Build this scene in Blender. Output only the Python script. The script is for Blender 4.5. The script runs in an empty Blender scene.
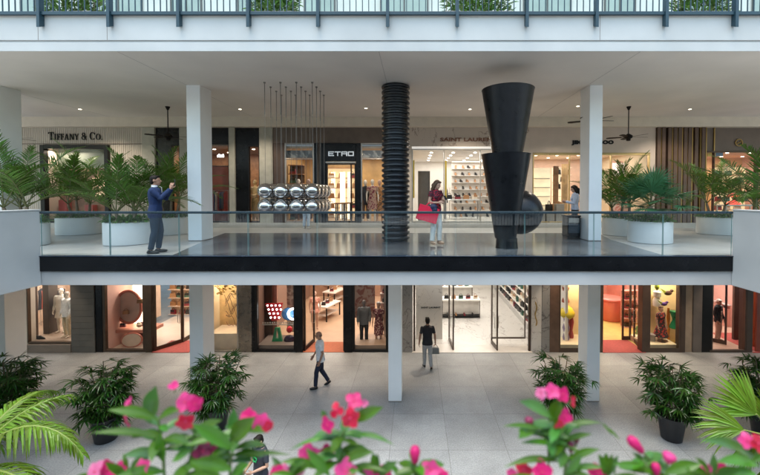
import bpy, bmesh, math, random
from math import sin, cos, pi, radians, tan, sqrt
from mathutils import Vector, Matrix, noise as mnoise
sc = bpy.context.scene
COL = sc.collection
# ------------------------------------------------------------------ camera
F, CX, PITCH = 376.0, 415.0, radians(1.3)          # focal length and vanishing column in photo pixels (760 wide)
CY = 195 + F*tan(PITCH)
CAMZ = 6.1
cd = bpy.data.cameras.new('camera'); cam = bpy.data.objects.new('camera', cd); COL.objects.link(cam)
cam.location = (0, 0, CAMZ); cam.rotation_euler = (pi/2-PITCH, 0, 0)
cd.sensor_width = 36; cd.lens = F/760*36
cd.shift_x = -(CX-380)/760; cd.shift_y = -(237.5-CY)/760
cd.clip_start = .05; cd.clip_end = 500
cd.dof.use_dof = True; cd.dof.focus_distance = 9.5; cd.dof.aperture_fstop = 3.3
sc.camera = cam
# ------------------------------------------------------------------ sky, sun, exposure
SUN_EL, SUN_AZ = radians(76), radians(200)           # sun behind the camera, a little to the left
w = bpy.data.worlds.new('World'); sc.world = w; w.use_nodes = True
nt = w.node_tree; nt.nodes.clear()
sky = nt.nodes.new('ShaderNodeTexSky'); sky.sky_type = 'NISHITA'; sky.sun_disc = False
sky.sun_elevation = SUN_EL; sky.sun_rotation = SUN_AZ; sky.air_density = 1.3; sky.dust_density = 2.5; sky.ozone_density = .3
bg = nt.nodes.new('ShaderNodeBackground'); bg.inputs[1].default_value = .15
wo = nt.nodes.new('ShaderNodeOutputWorld'); tint = nt.nodes.new('ShaderNodeMix'); tint.data_type = 'RGBA'; tint.blend_type = 'MULTIPLY'; tint.inputs['Factor'].default_value = 1; tint.inputs['B'].default_value = (.97, 1.03, .96, 1)   # hazy coastal daylight
nt.links.new(sky.outputs[0], tint.inputs['A']); nt.links.new(tint.outputs['Result'], bg.inputs[0]); nt.links.new(bg.outputs[0], wo.inputs[0])
sd = bpy.data.lights.new('sun', 'SUN'); sd.energy = .5; sd.angle = radians(30); sd.color = (1, .97, .92)
so = bpy.data.objects.new('sun', sd); COL.objects.link(so)
sv = Vector((sin(SUN_AZ)*cos(SUN_EL), cos(SUN_AZ)*cos(SUN_EL), sin(SUN_EL)))
so.rotation_euler = sv.to_track_quat('Z', 'Y').to_euler(); so.location = (0, -5, 30)
vs = sc.view_settings; vs.view_transform = 'Standard'; vs.look = 'None'; vs.gamma = 1; vs.use_curve_mapping = False
vs.exposure = 1.7
cy = sc.cycles; cy.use_denoising = True; cy.max_bounces = 8; cy.diffuse_bounces = 5; cy.transparent_max_bounces = 16
cy.glossy_bounces = 4; cy.transmission_bounces = 6; cy.caustics_reflective = False; cy.caustics_refractive = False
cy.sample_clamp_indirect = 6.0
# ------------------------------------------------------------------ helpers: pixel of the photo -> world
def P(px, py, Y):
    u = (px-CX)/F; v = (CY-py)/F
    t = Y/(cos(PITCH)+v*sin(PITCH))
    return Vector((u*t, Y, CAMZ+t*(-sin(PITCH)+v*cos(PITCH))))
def G(px, py, z):
    u = (px-CX)/F; v = (CY-py)/F
    dz = -sin(PITCH)+v*cos(PITCH)
    t = (z-CAMZ)/dz
    return Vector((u*t, t*(cos(PITCH)+v*sin(PITCH)), z))
# ------------------------------------------------------------------ materials
MATS = {}
def M(name, col, rough=.6, metal=0.0, var=.10, scale=3.0, bump=0.0, bscale=40.0, emit=None, estr=0.0, coat=0.0, island=0.0, sub=0.0, spec=None):
    if name in MATS: return MATS[name]
    m = bpy.data.materials.new(name); m.use_nodes = True; n = m.node_tree; N = n.nodes; L = n.links
    b = N['Principled BSDF']
    b.inputs['Roughness'].default_value = rough; b.inputs['Metallic'].default_value = metal
    if spec is not None: b.inputs['Specular IOR Level'].default_value = spec
    if coat: b.inputs['Coat Weight'].default_value = coat; b.inputs['Coat Roughness'].default_value = .06
    tc = N.new('ShaderNodeTexCoord')
    c4 = (*col, 1)
    if var or island:
        hs = N.new('ShaderNodeHueSaturation'); hs.inputs['Color'].default_value = c4
        nz = N.new('ShaderNodeTexNoise'); nz.inputs['Scale'].default_value = scale; nz.inputs['Detail'].default_value = 6
        L.new(tc.outputs['Object'], nz.inputs['Vector'])
        mr = N.new('ShaderNodeMapRange'); mr.inputs['From Min'].default_value = .3; mr.inputs['From Max'].default_value = .7
        mr.inputs['To Min'].default_value = 1-var; mr.inputs['To Max'].default_value = 1+var
        L.new(nz.outputs[0], mr.inputs[0])
        val = mr.outputs[0]
        if island:
            ge = N.new('ShaderNodeNewGeometry')
            m2 = N.new('ShaderNodeMapRange'); m2.inputs['To Min'].default_value = 1-island; m2.inputs['To Max'].default_value = 1+island
            L.new(ge.outputs['Random Per Island'], m2.inputs[0])
            mu = N.new('ShaderNodeMath'); mu.operation = 'MULTIPLY'; L.new(val, mu.inputs[0]); L.new(m2.outputs[0], mu.inputs[1]); val = mu.outputs[0]
            m3 = N.new('ShaderNodeMapRange'); m3.inputs['To Min'].default_value = .5-island*.07; m3.inputs['To Max'].default_value = .5+island*.05
            L.new(ge.outputs['Random Per Island'], m3.inputs[0]); L.new(m3.outputs[0], hs.inputs['Hue'])
        L.new(val, hs.inputs['Value']); L.new(hs.outputs[0], b.inputs['Base Color'])
        csock = hs.outputs[0]
        m4 = N.new('ShaderNodeMapRange'); m4.inputs['To Min'].default_value = max(0, rough-.08); m4.inputs['To Max'].default_value = min(1, rough+.08)
        L.new(nz.outputs[0], m4.inputs[0]); L.new(m4.outputs[0], b.inputs['Roughness'])
    else:
        b.inputs['Base Color'].default_value = c4; csock = None
    if bump:
        n2 = N.new('ShaderNodeTexNoise'); n2.inputs['Scale'].default_value = bscale; n2.inputs['Detail'].default_value = 4
        L.new(tc.outputs['Object'], n2.inputs['Vector'])
        bp = N.new('ShaderNodeBump'); bp.inputs['Strength'].default_value = bump; bp.inputs['Distance'].default_value = .02
        L.new(n2.outputs[0], bp.inputs['Height']); L.new(bp.outputs[0], b.inputs['Normal'])
    if emit: b.inputs['Emission Color'].default_value = (*emit, 1); b.inputs['Emission Strength'].default_value = estr
    if sub:
        tr = N.new('ShaderNodeBsdfTranslucent'); mx = N.new('ShaderNodeMixShader'); mx.inputs[0].default_value = sub
        if csock: L.new(csock, tr.inputs[0])
        else: tr.inputs[0].default_value = c4
        L.new(b.outputs[0], mx.inputs[1]); L.new(tr.outputs[0], mx.inputs[2])
        L.new(mx.outputs[0], N['Material Output'].inputs[0])
    MATS[name] = m; return m
def glass(name, tint, refl=1.0, base=.02):
    m = bpy.data.materials.new(name); m.use_nodes = True; N = m.node_tree.nodes; L = m.node_tree.links
    N.remove(N['Principled BSDF'])
    t = N.new('ShaderNodeBsdfTransparent'); t.inputs[0].default_value = (*tint, 1)
    g = N.new('ShaderNodeBsdfGlossy'); g.inputs['Roughness'].default_value = .015
    fr = N.new('ShaderNodeFresnel'); ge = N.new('ShaderNodeNewGeometry'); io = N.new('ShaderNodeMapRange'); io.inputs['To Min'].default_value = 1.5; io.inputs['To Max'].default_value = 1/1.5
    L.new(ge.outputs['Backfacing'], io.inputs[0]); L.new(io.outputs[0], fr.inputs[0])          # same reflectance on both faces of the thin pane
    ma = N.new('ShaderNodeMath'); ma.operation = 'MULTIPLY_ADD'; ma.inputs[1].default_value = refl; ma.inputs[2].default_value = base; ma.use_clamp = True
    L.new(fr.outputs[0], ma.inputs[0])
    mx = N.new('ShaderNodeMixShader'); L.new(ma.outputs[0], mx.inputs[0]); L.new(t.outputs[0], mx.inputs[1]); L.new(g.outputs[0], mx.inputs[2])
    L.new(mx.outputs[0], N['Material Output'].inputs[0]); MATS[name] = m; return m
def marble(name, base, vein, scale=1.0, width=.012, rough=.25, rot=.6):
    m = bpy.data.materials.new(name); m.use_nodes = True; N = m.node_tree.nodes; L = m.node_tree.links; b = N['Principled BSDF']
    tc = N.new('ShaderNodeTexCoord'); mp = N.new('ShaderNodeMapping'); mp.inputs['Rotation'].default_value = (rot, .5, rot); mp.inputs['Scale'].default_value = (scale, scale*.6, scale)
    L.new(tc.outputs['Object'], mp.inputs[0])
    prev = None
    for sc_, wd in ((.9, width), (2.3, width*.6)):
        nz = N.new('ShaderNodeTexNoise'); nz.inputs['Scale'].default_value = sc_; nz.inputs['Detail'].default_value = 7; nz.inputs['Roughness'].default_value = .55
        nz.inputs['Distortion'].default_value = .7
        L.new(mp.outputs[0], nz.inputs['Vector'])
        s = N.new('ShaderNodeMath'); s.operation = 'SUBTRACT'; s.inputs[1].default_value = .5; L.new(nz.outputs[0], s.inputs[0])
        a = N.new('ShaderNodeMath'); a.operation = 'ABSOLUTE'; L.new(s.outputs[0], a.inputs[0])
        r = N.new('ShaderNodeMapRange'); r.inputs['From Max'].default_value = wd; L.new(a.outputs[0], r.inputs[0])
        if prev is None: prev = r.outputs[0]
        else:
            mi = N.new('ShaderNodeMath'); mi.operation = 'MULTIPLY'; L.new(prev, mi.inputs[0]); L.new(r.outputs[0], mi.inputs[1]); prev = mi.outputs[0]
    mix = N.new('ShaderNodeMix'); mix.data_type = 'RGBA'; mix.inputs['A'].default_value = (*vein, 1); mix.inputs['B'].default_value = (*base, 1)
    L.new(prev, mix.inputs['Factor']); L.new(mix.outputs['Result'], b.inputs['Base Color']); b.inputs['Roughness'].default_value = rough
    MATS[name] = m; return m
def tiles(name, c1, c2, mortar, bw, rh, loc=(0, 0, 0), ms=.006, rough=.6, speck=.25, rvar=.1, offset=0.0, sscale=90, mottle=.18):
    m = bpy.data.materials.new(name); m.use_nodes = True; N = m.node_tree.nodes; L = m.node_tree.links; b = N['Principled BSDF']
    tc = N.new('ShaderNodeTexCoord'); mp = N.new('ShaderNodeMapping'); mp.inputs['Location'].default_value = loc
    L.new(tc.outputs['Object'], mp.inputs[0])
    br = N.new('ShaderNodeTexBrick'); br.offset = offset; br.inputs['Scale'].default_value = 1; br.inputs['Brick Width'].default_value = bw; br.inputs['Row Height'].default_value = rh
    br.inputs['Mortar Size'].default_value = ms; br.inputs['Mortar Smooth'].default_value = .1; br.inputs['Bias'].default_value = 0
    br.inputs['Color1'].default_value = (*c1, 1); br.inputs['Color2'].default_value = (*c2, 1); br.inputs['Mortar'].default_value = (*mortar, 1)
    L.new(mp.outputs[0], br.inputs['Vector'])
    n1 = N.new('ShaderNodeTexNoise'); n1.inputs['Scale'].default_value = sscale; n1.inputs['Detail'].default_value = 3; L.new(tc.outputs['Object'], n1.inputs['Vector'])
    n2 = N.new('ShaderNodeTexNoise'); n2.inputs['Scale'].default_value = .8; n2.inputs['Detail'].default_value = 8; n2.inputs['Roughness'].default_value = .65; L.new(tc.outputs['Object'], n2.inputs['Vector'])
    r1 = N.new('ShaderNodeMapRange'); r1.inputs['From Min'].default_value = .3; r1.inputs['From Max'].default_value = .7; r1.inputs['To Min'].default_value = 1-speck; r1.inputs['To Max'].default_value = 1+speck; L.new(n1.outputs[0], r1.inputs[0])
    r2 = N.new('ShaderNodeMapRange'); r2.inputs['From Min'].default_value = .3; r2.inputs['From Max'].default_value = .7; r2.inputs['To Min'].default_value = 1-mottle; r2.inputs['To Max'].default_value = 1+mottle; L.new(n2.outputs[0], r2.inputs[0])
    mu = N.new('ShaderNodeMath'); mu.operation = 'MULTIPLY'; L.new(r1.outputs[0], mu.inputs[0]); L.new(r2.outputs[0], mu.inputs[1])
    hs = N.new('ShaderNodeHueSaturation'); L.new(br.outputs['Color'], hs.inputs['Color']); L.new(mu.outputs[0], hs.inputs['Value'])
    L.new(hs.outputs[0], b.inputs['Base Color'])
    r3 = N.new('ShaderNodeMapRange'); r3.inputs['To Min'].default_value = max(0, rough-rvar); r3.inputs['To Max'].default_value = rough+rvar; L.new(n2.outputs[0], r3.inputs[0]); L.new(r3.outputs[0], b.inputs['Roughness'])
    bp = N.new('ShaderNodeBump'); bp.inputs['Strength'].default_value = .3; bp.inputs['Distance'].default_value = .004
    iv = N.new('ShaderNodeMath'); iv.operation = 'SUBTRACT'; iv.inputs[0].default_value = 1; L.new(br.outputs['Fac'], iv.inputs[1])
    L.new(iv.outputs[0], bp.inputs['Height']); L.new(bp.outputs[0], b.inputs['Normal'])
    MATS[name] = m; return m
# ------------------------------------------------------------------ mesh builder
class MB:
    def __init__(s): s.v = []; s.f = []; s.m = []
    def add(s, vs_, fs, m=0):
        o = len(s.v); s.v += [tuple(v) for v in vs_]; s.f += [tuple(i+o for i in f) for f in fs]; s.m += [m]*len(fs)
    def box(s, x0, x1, y0, y1, z0, z1, m=0):
        if x0 > x1: x0, x1 = x1, x0
        if y0 > y1: y0, y1 = y1, y0
        if z0 > z1: z0, z1 = z1, z0
        s.add([(x0,y0,z0),(x1,y0,z0),(x1,y1,z0),(x0,y1,z0),(x0,y0,z1),(x1,y0,z1),(x1,y1,z1),(x0,y1,z1)],
              [(0,3,2,1),(4,5,6,7),(0,1,5,4),(1,2,6,5),(2,3,7,6),(3,0,4,7)], m); return s
    def prism(s, poly, d0, d1, axis='y', m=0):
        n = len(poly)
        def q(a, b, d): return (a, d, b) if axis == 'y' else ((a, b, d) if axis == 'z' else (d, a, b))
        vs_ = [q(a, b, d0) for a, b in poly]+[q(a, b, d1) for a, b in poly]
        s.add(vs_, [tuple(range(n)), tuple(range(2*n-1, n-1, -1))]+[(i, i+n, (i+1) % n+n, (i+1) % n) for i in range(n)], m); return s
    def lathe(s, prof, c=(0, 0, 0), n=32, m=0, cap=True):
        vs_ = []; fs = []
        for r, z in prof:
            for k in range(n):
                a = 2*pi*k/n; vs_.append((c[0]+r*cos(a), c[1]+r*sin(a), c[2]+z))
        for i in range(len(prof)-1):
            for k in range(n): fs.append((i*n+k, i*n+(k+1) % n, (i+1)*n+(k+1) % n, (i+1)*n+k))
        if cap:
            fs.append(tuple(range(n-1, -1, -1))); b = (len(prof)-1)*n; fs.append(tuple(range(b, b+n)))
        s.add(vs_, fs, m); return s
    def ell(s, c, r, nu=16, nv=10, m=0, mat=None):
        vs_ = [(0, 0, -1)]; fs = []
        for i in range(1, nv):
            t = -pi/2+pi*i/nv
            for k in range(nu): vs_.append((cos(t)*cos(2*pi*k/nu), cos(t)*sin(2*pi*k/nu), sin(t)))
        vs_.append((0, 0, 1)); e = len(vs_)-1
        for k in range(nu): fs.append((0, 1+(k+1) % nu, 1+k)); fs.append((e, e-nu+k, e-nu+(k+1) % nu))
        for i in range(nv-2):
            for k in range(nu): a = 1+i*nu; fs.append((a+k, a+(k+1) % nu, a+nu+(k+1) % nu, a+nu+k))
        out = []
        for v in vs_:
            p = Vector((v[0]*r[0], v[1]*r[1], v[2]*r[2]))
            if mat: p = mat @ p
            out.append(p+Vector(c))
        s.add(out, fs, m); return s
    def tube(s, pts, rad, n=8, m=0, rnd=False, flat=1.0):
        pts = [Vector(p) for p in pts]
        if not hasattr(rad, '__len__'): rad = [rad]*len(pts)
        vs_ = []; fs = []; prev = None
        for i, p in enumerate(pts):
            d = (pts[min(i+1, len(pts)-1)]-pts[max(i-1, 0)]).normalized()
            if prev is None:
                a = Vector((0, 0, 1)) if abs(d.z) < .9 else Vector((1, 0, 0)); u = d.cross(a).normalized()
            else: u = (prev-d*prev.dot(d)).normalized()
            prev = u; v = d.cross(u)
            for k in range(n):
                a = 2*pi*k/n; vs_.append(p+u*cos(a)*rad[i]+v*sin(a)*rad[i]*flat)
        for i in range(len(pts)-1):
            for k in range(n): fs.append((i*n+k, i*n+(k+1) % n, (i+1)*n+(k+1) % n, (i+1)*n+k))
        fs.append(tuple(range(n-1, -1, -1))); b = (len(pts)-1)*n; fs.append(tuple(range(b, b+n)))
        s.add(vs_, fs, m)
        if rnd:
            for p, r in zip(pts, rad): s.ell(p, (r, r, r), n, 6, m)
        return s
    def loft(s, rings, n=20, m=0):          # rings: (cx, cy, cz, rx, ry)
        vs_ = []; fs = []
        for cx, cy_, cz, rx, ry in rings:
            for k in range(n):
                a = 2*pi*k/n; vs_.append((cx+rx*cos(a), cy_+ry*sin(a), cz))
        for i in range(len(rings)-1):
            for k in range(n): fs.append((i*n+k, i*n+(k+1) % n, (i+1)*n+(k+1) % n, (i+1)*n+k))
        fs.append(tuple(range(n-1, -1, -1))); b = (len(rings)-1)*n; fs.append(tuple(range(b, b+n)))
        s.add(vs_, fs, m); return s
    def poly(s, pts, m=0): s.add(pts, [tuple(range(len(pts)))], m); return s
    def mesh(s, name, mats, smooth=0):
        me = bpy.data.meshes.new(name); me.from_pydata(s.v, [], s.f)
        for x in (mats if isinstance(mats, (list, tuple)) else [mats]): me.materials.append(x)
        me.polygons.foreach_set('material_index', s.m)
        if smooth:
            me.polygons.foreach_set('use_smooth', [True]*len(me.polygons))
            if smooth < 180: me.set_sharp_from_angle(angle=radians(smooth))
        me.update(); return me
    def build(s, name, mats, parent=None, smooth=0, bevel=0):
        if parent is not None:
            o = wloc(parent); s.v = [(v[0]-o[0], v[1]-o[1], v[2]-o[2]) for v in s.v]
        return link(s.mesh(name, mats, smooth), name, parent, bevel)
def wloc(p):
    o = Vector((0, 0, 0))
    while p is not None: o += p.location; p = p.parent
    return o
def link(me, name, parent=None, bevel=0):
    ob = bpy.data.objects.new(name, me); COL.objects.link(ob)
    if parent is not None: ob.parent = parent
    if bevel:
        b = ob.modifiers.new('bevel', 'BEVEL'); b.width = bevel; b.segments = 2; b.limit_method = 'ANGLE'; b.angle_limit = radians(40)
    return ob
def thing(name, label, cat, loc=(0, 0, 0), rz=0, group=None):
    o = bpy.data.objects.new(name, None); COL.objects.link(o); o.location = loc; o.rotation_euler = (0, 0, rz); o.empty_display_size = .2
    o['label'] = label; o['category'] = cat
    if group: o['group'] = group
    return o
def tag(o, label, cat, group=None):
    o['label'] = label; o['category'] = cat; o['kind'] = 'thing'
    if group: o['group'] = group
    return o
def struct(o): o['kind'] = 'structure'; return o
def bx(name, x0, x1, y0, y1, z0, z1, mat, parent=None, bevel=0): return MB().box(x0, x1, y0, y1, z0, z1).build(name, mat, parent, 0, bevel)
def kids(o): return [c for c in bpy.data.objects if c.parent == o]
def dup(o, loc=None, rz=None, sc_=None, label=None, parent=None, group=None):
    c = o.copy(); COL.objects.link(c)
    if parent is not None: c.parent = parent
    if loc is not None: c.location = loc
    if rz is not None: c.rotation_euler = (0, 0, rz)
    if sc_ is not None: c.scale = (sc_,)*3 if not hasattr(sc_, '__len__') else sc_
    if label: c['label'] = label
    if group: c['group'] = group
    for k in kids(o): dup(k, parent=c)
    return c
def setxy(ob, at):
    """put the object's own origin at a world point, mesh unmoved"""
    at = Vector(at); d = at-ob.location
    for v in ob.data.vertices: v.co -= d
    ob.location = at; return ob
def text_mesh(s, size, extr, name, mat, parent, x0, y, zbase, width=None, sx=1.0, spacing=1.0, offset=0.0):
    cu = bpy.data.curves.new('lettering', 'FONT'); cu.body = s; cu.size = size; cu.extrude = extr; cu.space_character = spacing; cu.offset = offset; cu.resolution_u = 3
    t = bpy.data.objects.new('lettering', cu); COL.objects.link(t)
    me = bpy.data.meshes.new_from_object(t.evaluated_get(bpy.context.evaluated_depsgraph_get()))
    bpy.data.objects.remove(t); bpy.data.curves.remove(cu)
    xs = [v.co.x for v in me.vertices]; zs = [v.co.y for v in me.vertices]
    k = width/(max(xs)-min(xs)) if width else sx
    o = wloc(parent); mn = min(xs)
    for v in me.vertices:
        x, yy, z = v.co; v.co = Vector((x0+(x-mn)*k, y-z, zbase+yy))-o
    me.materials.clear(); me.materials.append(mat); me.name = name
    return link(me, name, parent)
def union(mb, name, mat, parent, voxel=.01, smooth=2, mats=None):
    """closed overlapping shells -> one continuous skin"""
    me = mb.mesh(name, mat); ob = bpy.data.objects.new('shape', me); COL.objects.link(ob)
    r = ob.modifiers.new('r', 'REMESH'); r.mode = 'VOXEL'; r.voxel_size = voxel; r.use_smooth_shade = True
    if smooth:
        q = ob.modifiers.new('s', 'SMOOTH'); q.iterations = smooth; q.factor = .5
    dg = bpy.context.evaluated_depsgraph_get(); dg.update()
    m2 = bpy.data.meshes.new_from_object(ob.evaluated_get(dg))
    bpy.data.objects.remove(ob); bpy.data.meshes.remove(me)
    m2.name = name
    if not len(m2.materials): m2.materials.append(mat)
    if name in ('jacket', 'shirt', 'blouse', 'trousers', 'dress'):         # soft folds in the cloth
        nm_ = [n_.vector.copy() for n_ in m2.vertex_normals]
        for v, vn in zip(m2.vertices, nm_):
            c = v.co.copy(); q = mnoise.noise(Vector((c.x*9+3, c.y*9, c.z*6)))*.6+mnoise.noise(Vector((c.x*20, c.y*20+7, c.z*9)))*.4
            v.co = c+vn*q*.010
        m2.update()
    m2.polygons.foreach_set('use_smooth', [True]*len(m2.polygons))
    return link(m2, name, parent)
def lamp(name, loc, energy, col, size=1.0, sy=None, kind='AREA', rot=(0, 0, 0), blend=.6, cone=80):
    l = bpy.data.lights.new(name, kind); l.energy = energy*LAMPS; l.color = col
    if kind == 'AREA':
        l.shape = 'RECTANGLE'; l.size = size; l.size_y = sy or size
    if kind == 'SPOT': l.spot_size = radians(cone); l.spot_blend = blend; l.shadow_soft_size = .05
    o = bpy.data.objects.new(name, l); COL.objects.link(o); o.location = loc; o.rotation_euler = rot; return o
R = random.Random(11)
LAMPS = .45
# ------------------------------------------------------------------ palette
WHITE = M('white_paint', (.50, .50, .49), .55, var=.08, scale=.9, bump=.05, bscale=60)
COLW = M('column_paint', (.84, .85, .84), .5, var=.05, scale=1.1, bump=.04, bscale=70)
PLASTER = M('ceiling_plaster', (.74, .69, .635), .8, var=.07, scale=.55, bump=.06, bscale=25)
CORN = M('cornice_paint', (.72, .64, .52), .6, var=.05)
BLUE = M('rail_steel_blue', (.014, .042, .06), .42, var=.1, scale=6)
BLACKM = M('black_metal', (.008, .008, .009), .35, var=.2, scale=4, spec=.25)
BLACKP = M('black_gloss', (.007, .0075, .009), .25, var=.2, scale=3, spec=.25)
BRONZE = M('bronze_metal', (.075, .05, .035), .38, metal=.5, var=.15, scale=5)
STEEL = M('brushed_steel', (.42, .39, .36), .3, metal=.9, var=.12, scale=8)
GOLD = M('gold_metal', (.42, .28, .10), .35, metal=.8, var=.1)
STONE = M('pale_stone', (.42, .40, .33), .65, var=.12, scale=4, bump=.1, bscale=30)
STONEG = M('grey_stone', (.30, .29, .27), .6, var=.12, scale=3)
BEIGE = M('beige_panel', (.56, .50, .42), .6, var=.05, scale=2)
PINKB = M('rosy_beige_panel', (.58, .49, .42), .55, var=.05, scale=2)
BROWN = M('brown_panel', (.15, .115, .09), .5, var=.15, scale=3)
DKBROWN = M('dark_brown_panel', (.075, .045, .032), .5, var=.15, scale=3)
GREYBR = M('grey_brown_panel', (.15, .115, .09), .55, var=.1)
WOOD = M('warm_wood', (.30, .15, .07), .45, var=.25, scale=6)
CREAM = M('cream_wall', (.72, .62, .45), .6, var=.06)
OFFW = M('off_white_wall', (.74, .71, .66), .55, var=.04)
REDC = M('red_carpet', (.40, .085, .075), .9, var=.15, scale=14, bump=.3, bscale=120)
TERRA = M('terracotta_mat', (.40, .12, .06), .9, var=.12, scale=14, bump=.3, bscale=120)
TAN = M('tan_floor', (.46, .31, .20), .4, var=.1, scale=2)
PALEF = M('pale_floor', (.60, .52, .44), .35, var=.08, scale=2)
PINKW = M('pink_wall', (.62, .38, .33), .5, var=.1, scale=2)
REDW = M('red_brown_wall', (.30, .08, .05), .5, var=.15, scale=3)
GLOW = M('lit_panel', (.9, .85, .75), .5, var=0, emit=(1, .86, .66), estr=3.2)
GLOWW = M('lit_panel_white', (.9, .9, .88), .5, var=0, emit=(1, .95, .88), estr=3.2)
NEON = M('neon_white', (.9, .95, .95), .4, var=0, emit=(.85, 1, .97), estr=4.0)
LETW = M('lit_letter', (.9, .9, .9), .4, var=0, emit=(1, .98, .95), estr=1.6)
RED = M('red_gloss', (.60, .02, .025), .3, var=.1)
MARB = marble('white_marble', (.66, .63, .59), (.36, .32, .29), .55, .007)
MARBF = marble('cream_marble_fascia', (.58, .50, .42), (.26, .19, .15), .26, .004, .4)
MARBD = marble('grey_marble', (.28, .27, .26), (.13, .12, .12), .7, .012)
SHOPG = glass('shop_glass', (.98, .98, .975), .5, -.01)
BALG = glass('balustrade_glass', (.915, .955, .96), .95, .0)
GEDGE = M('glass_edge', (.16, .30, .30), .15, var=0)
PLAZA = tiles('plaza_tiles', (.265, .275, .28), (.31, .32, .325), (.17, .17, .17), 1.4, 1.48, (.6, .02, 0), .006, .6, .22, .08, 0.0, 34, .2)
GRANITE = tiles('dark_granite_tiles', (.125, .13, .142), (.14, .146, .158), (.08, .083, .09), .9, .9, (0, 0, 0), .004, .16, .15, .05, 0.0, 120, .2)
WALKT = tiles('walkway_tiles', (.48, .46, .44), (.50, .48, .46), (.27, .25, .23), .9, .9, (0, 0, 0), .005, .35, .12, .1, 0.0, 100, .12)
# ------------------------------------------------------------------ setting: slabs
YF, YC, GY, UY = 8.36, 10.95, 14.5, 15.6
Z2, ZCEIL, Z3 = 4.75, 9.30, 10.12
XL, XR = P(42, 240, YF).x, P(731, 240, YF).x
struct(bx('plaza_floor', -60, 60, -30, 70, -.3, 0, PLAZA))
g = struct(bx('gallery_floor', -22, 22, YF+.02, 30, 4.14, Z2, WALKT))
z0, z1 = P(400, 271.5, YF).z, P(400, 285, YF).z
bx('slab_edge', -22, 22, YF-.02, YF+.02, z1, Z2-.02, WHITE, g, .006)
bx('soffit', -22, 22, YF+.021, GY+.2, z1, 4.139, PLASTER, g)
poly = [G(225, 233.2, Z2), G(598, 233.2, Z2), G(611, 240, Z2), G(662, 255, Z2), G(664, 255.4, Z2), G(172, 255.4, Z2), G(211, 238, Z2)]
gp = [(p.x, max(p.y, YF+.06)) for p in poly]
struct(MB().prism(gp, Z2+.001, Z2+.006, 'z').build('granite_floor', GRANITE))
up = struct(bx('upper_terrace', -22, 22, YF+.03, 30, ZCEIL+.03, Z3, WHITE))
zt = P(400, 15.3, YF).z; zg0 = P(400, 40.3, YF).z; zg1 = P(400, 42, YF).z; zb = P(400, 51, YF).z
bx('fascia', -22, 22, YF, YF+.028, zg0, zt, WHITE, up, .008)
bx('fascia_lip', -22, 22, YF+.012, YF+.03, zb, zg1, WHITE, up, .006)
bx('fascia_groove', -22, 22, YF+.06, YF+.1, zg1+.001, zg0-.001, GREYBR, up)
bx('gallery_ceiling', -22, 22, YF+.03, UY+.4, zb+.006, ZCEIL+.028, PLASTER, up)
for px in (38, 107, 600): q = P(px, 28, YF).x; bx('fascia_joint', q-.004, q+.004, YF-.002, YF+.02, zg0+.004, zt-.004, GREYBR, up)
for q in (-12.4, -6.6, -.8, 5.0): bx('ceiling_joint', q-.006, q+.006, YF+.05, UY-.26, zb+.003, zb+.007, M('joint_shade', (.46, .43, .40), .8), up)
# cornice above the shop fronts
cz0, cz1 = P(400, 126.5, UY-.25).z, P(400, 118, UY-.25).z
bx('cornice', -22, 22, UY-.25, UY+.3, cz0, ZCEIL, CORN, up, .01)
# third level behind the railing: pale wall with greenish panes
t3 = thing('terrace_facade', 'pale panelled wall with greenish windows behind the top railing', 'wall', (0, UY+.4, Z3))
bx('wall', -22, 22, UY+.4, UY+.7, Z3, 15.2, M('pale_cladding', (.50, .55, .52), .6, var=.06, scale=1.5), t3)
pane = M('green_window_glass', (.25, .33, .29), .12, var=.15, scale=.8, spec=.8)
m = MB(); fr = MB()
for i, xx in enumerate([-16.5, -13.4, -10.2, -7.4, -4.6, -1.4, 1.6, 4.6, 8.0, 11.2, 14.2]):
    wd = 1.9 if i % 2 else 1.2
    m.box(xx, xx+wd, UY+.36, UY+.40, Z3+.2, 14.6)
    for q in (xx-.06, xx+wd/2-.03, xx+wd): fr.box(q, q+.06, UY+.33, UY+.36, Z3+.15, 14.66)
m.build('window', pane, t3); fr.build('window_frame', M('dark_frame', (.06, .07, .07), .5), t3)
# ------------------------------------------------------------------ columns
def column(x0, x1, zb_, zt_, label):
    t = thing('square_column', label, 'column', ((x0+x1)/2, YC, zb_), 0, 'white square columns')
    bx('shaft', x0, x1, YC, YC+.62, zb_+.02, zt_, COLW, t, .012)
    bx('base_joint', x0+.006, x1-.006, YC+.006, YC+.614, zb_, zb_+.02, GREYBR, t)
cxs = {}
for k, (a, b) in {'a': (-13, 1), 'b': (187.3, 201), 'm': (388, 401.5), 'c': (589, 602)}.items():
    cxs[k] = (P(a, 180, YC).x, P(b, 180, YC).x)
column(*cxs['a'], Z2, ZCEIL-.0, 'white square column on the gallery at the edge behind the palms by the jewellery shop')
column(*cxs['b'], Z2, ZCEIL, 'white square column on the gallery beside the hanging steel spheres')
column(*cxs['c'], Z2, ZCEIL, 'white square column on the gallery in front of the black shop lettering')
column(*cxs['m'], Z2, ZCEIL, 'white column core inside the black ribbed tube')
for o in list(bpy.data.objects):
    if o.get('label') == 'white column core inside the black ribbed tube': hidden_core = o
for c in kids(hidden_core): bpy.data.objects.remove(c)
bpy.data.objects.remove(hidden_core)
column(*cxs['a'], 0, z1, 'white square column on the plaza at the edge by the white clothed dummies')
column(*cxs['b'], 0, z1, 'white square column on the plaza beside the golden line art window')
column(*cxs['m'], 0, z1, 'white square column on the plaza beside the white marble shop entrance')
column(*cxs['c'], 0, z1, 'white square column on the plaza beside the red carpeted shop entrance')
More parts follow.
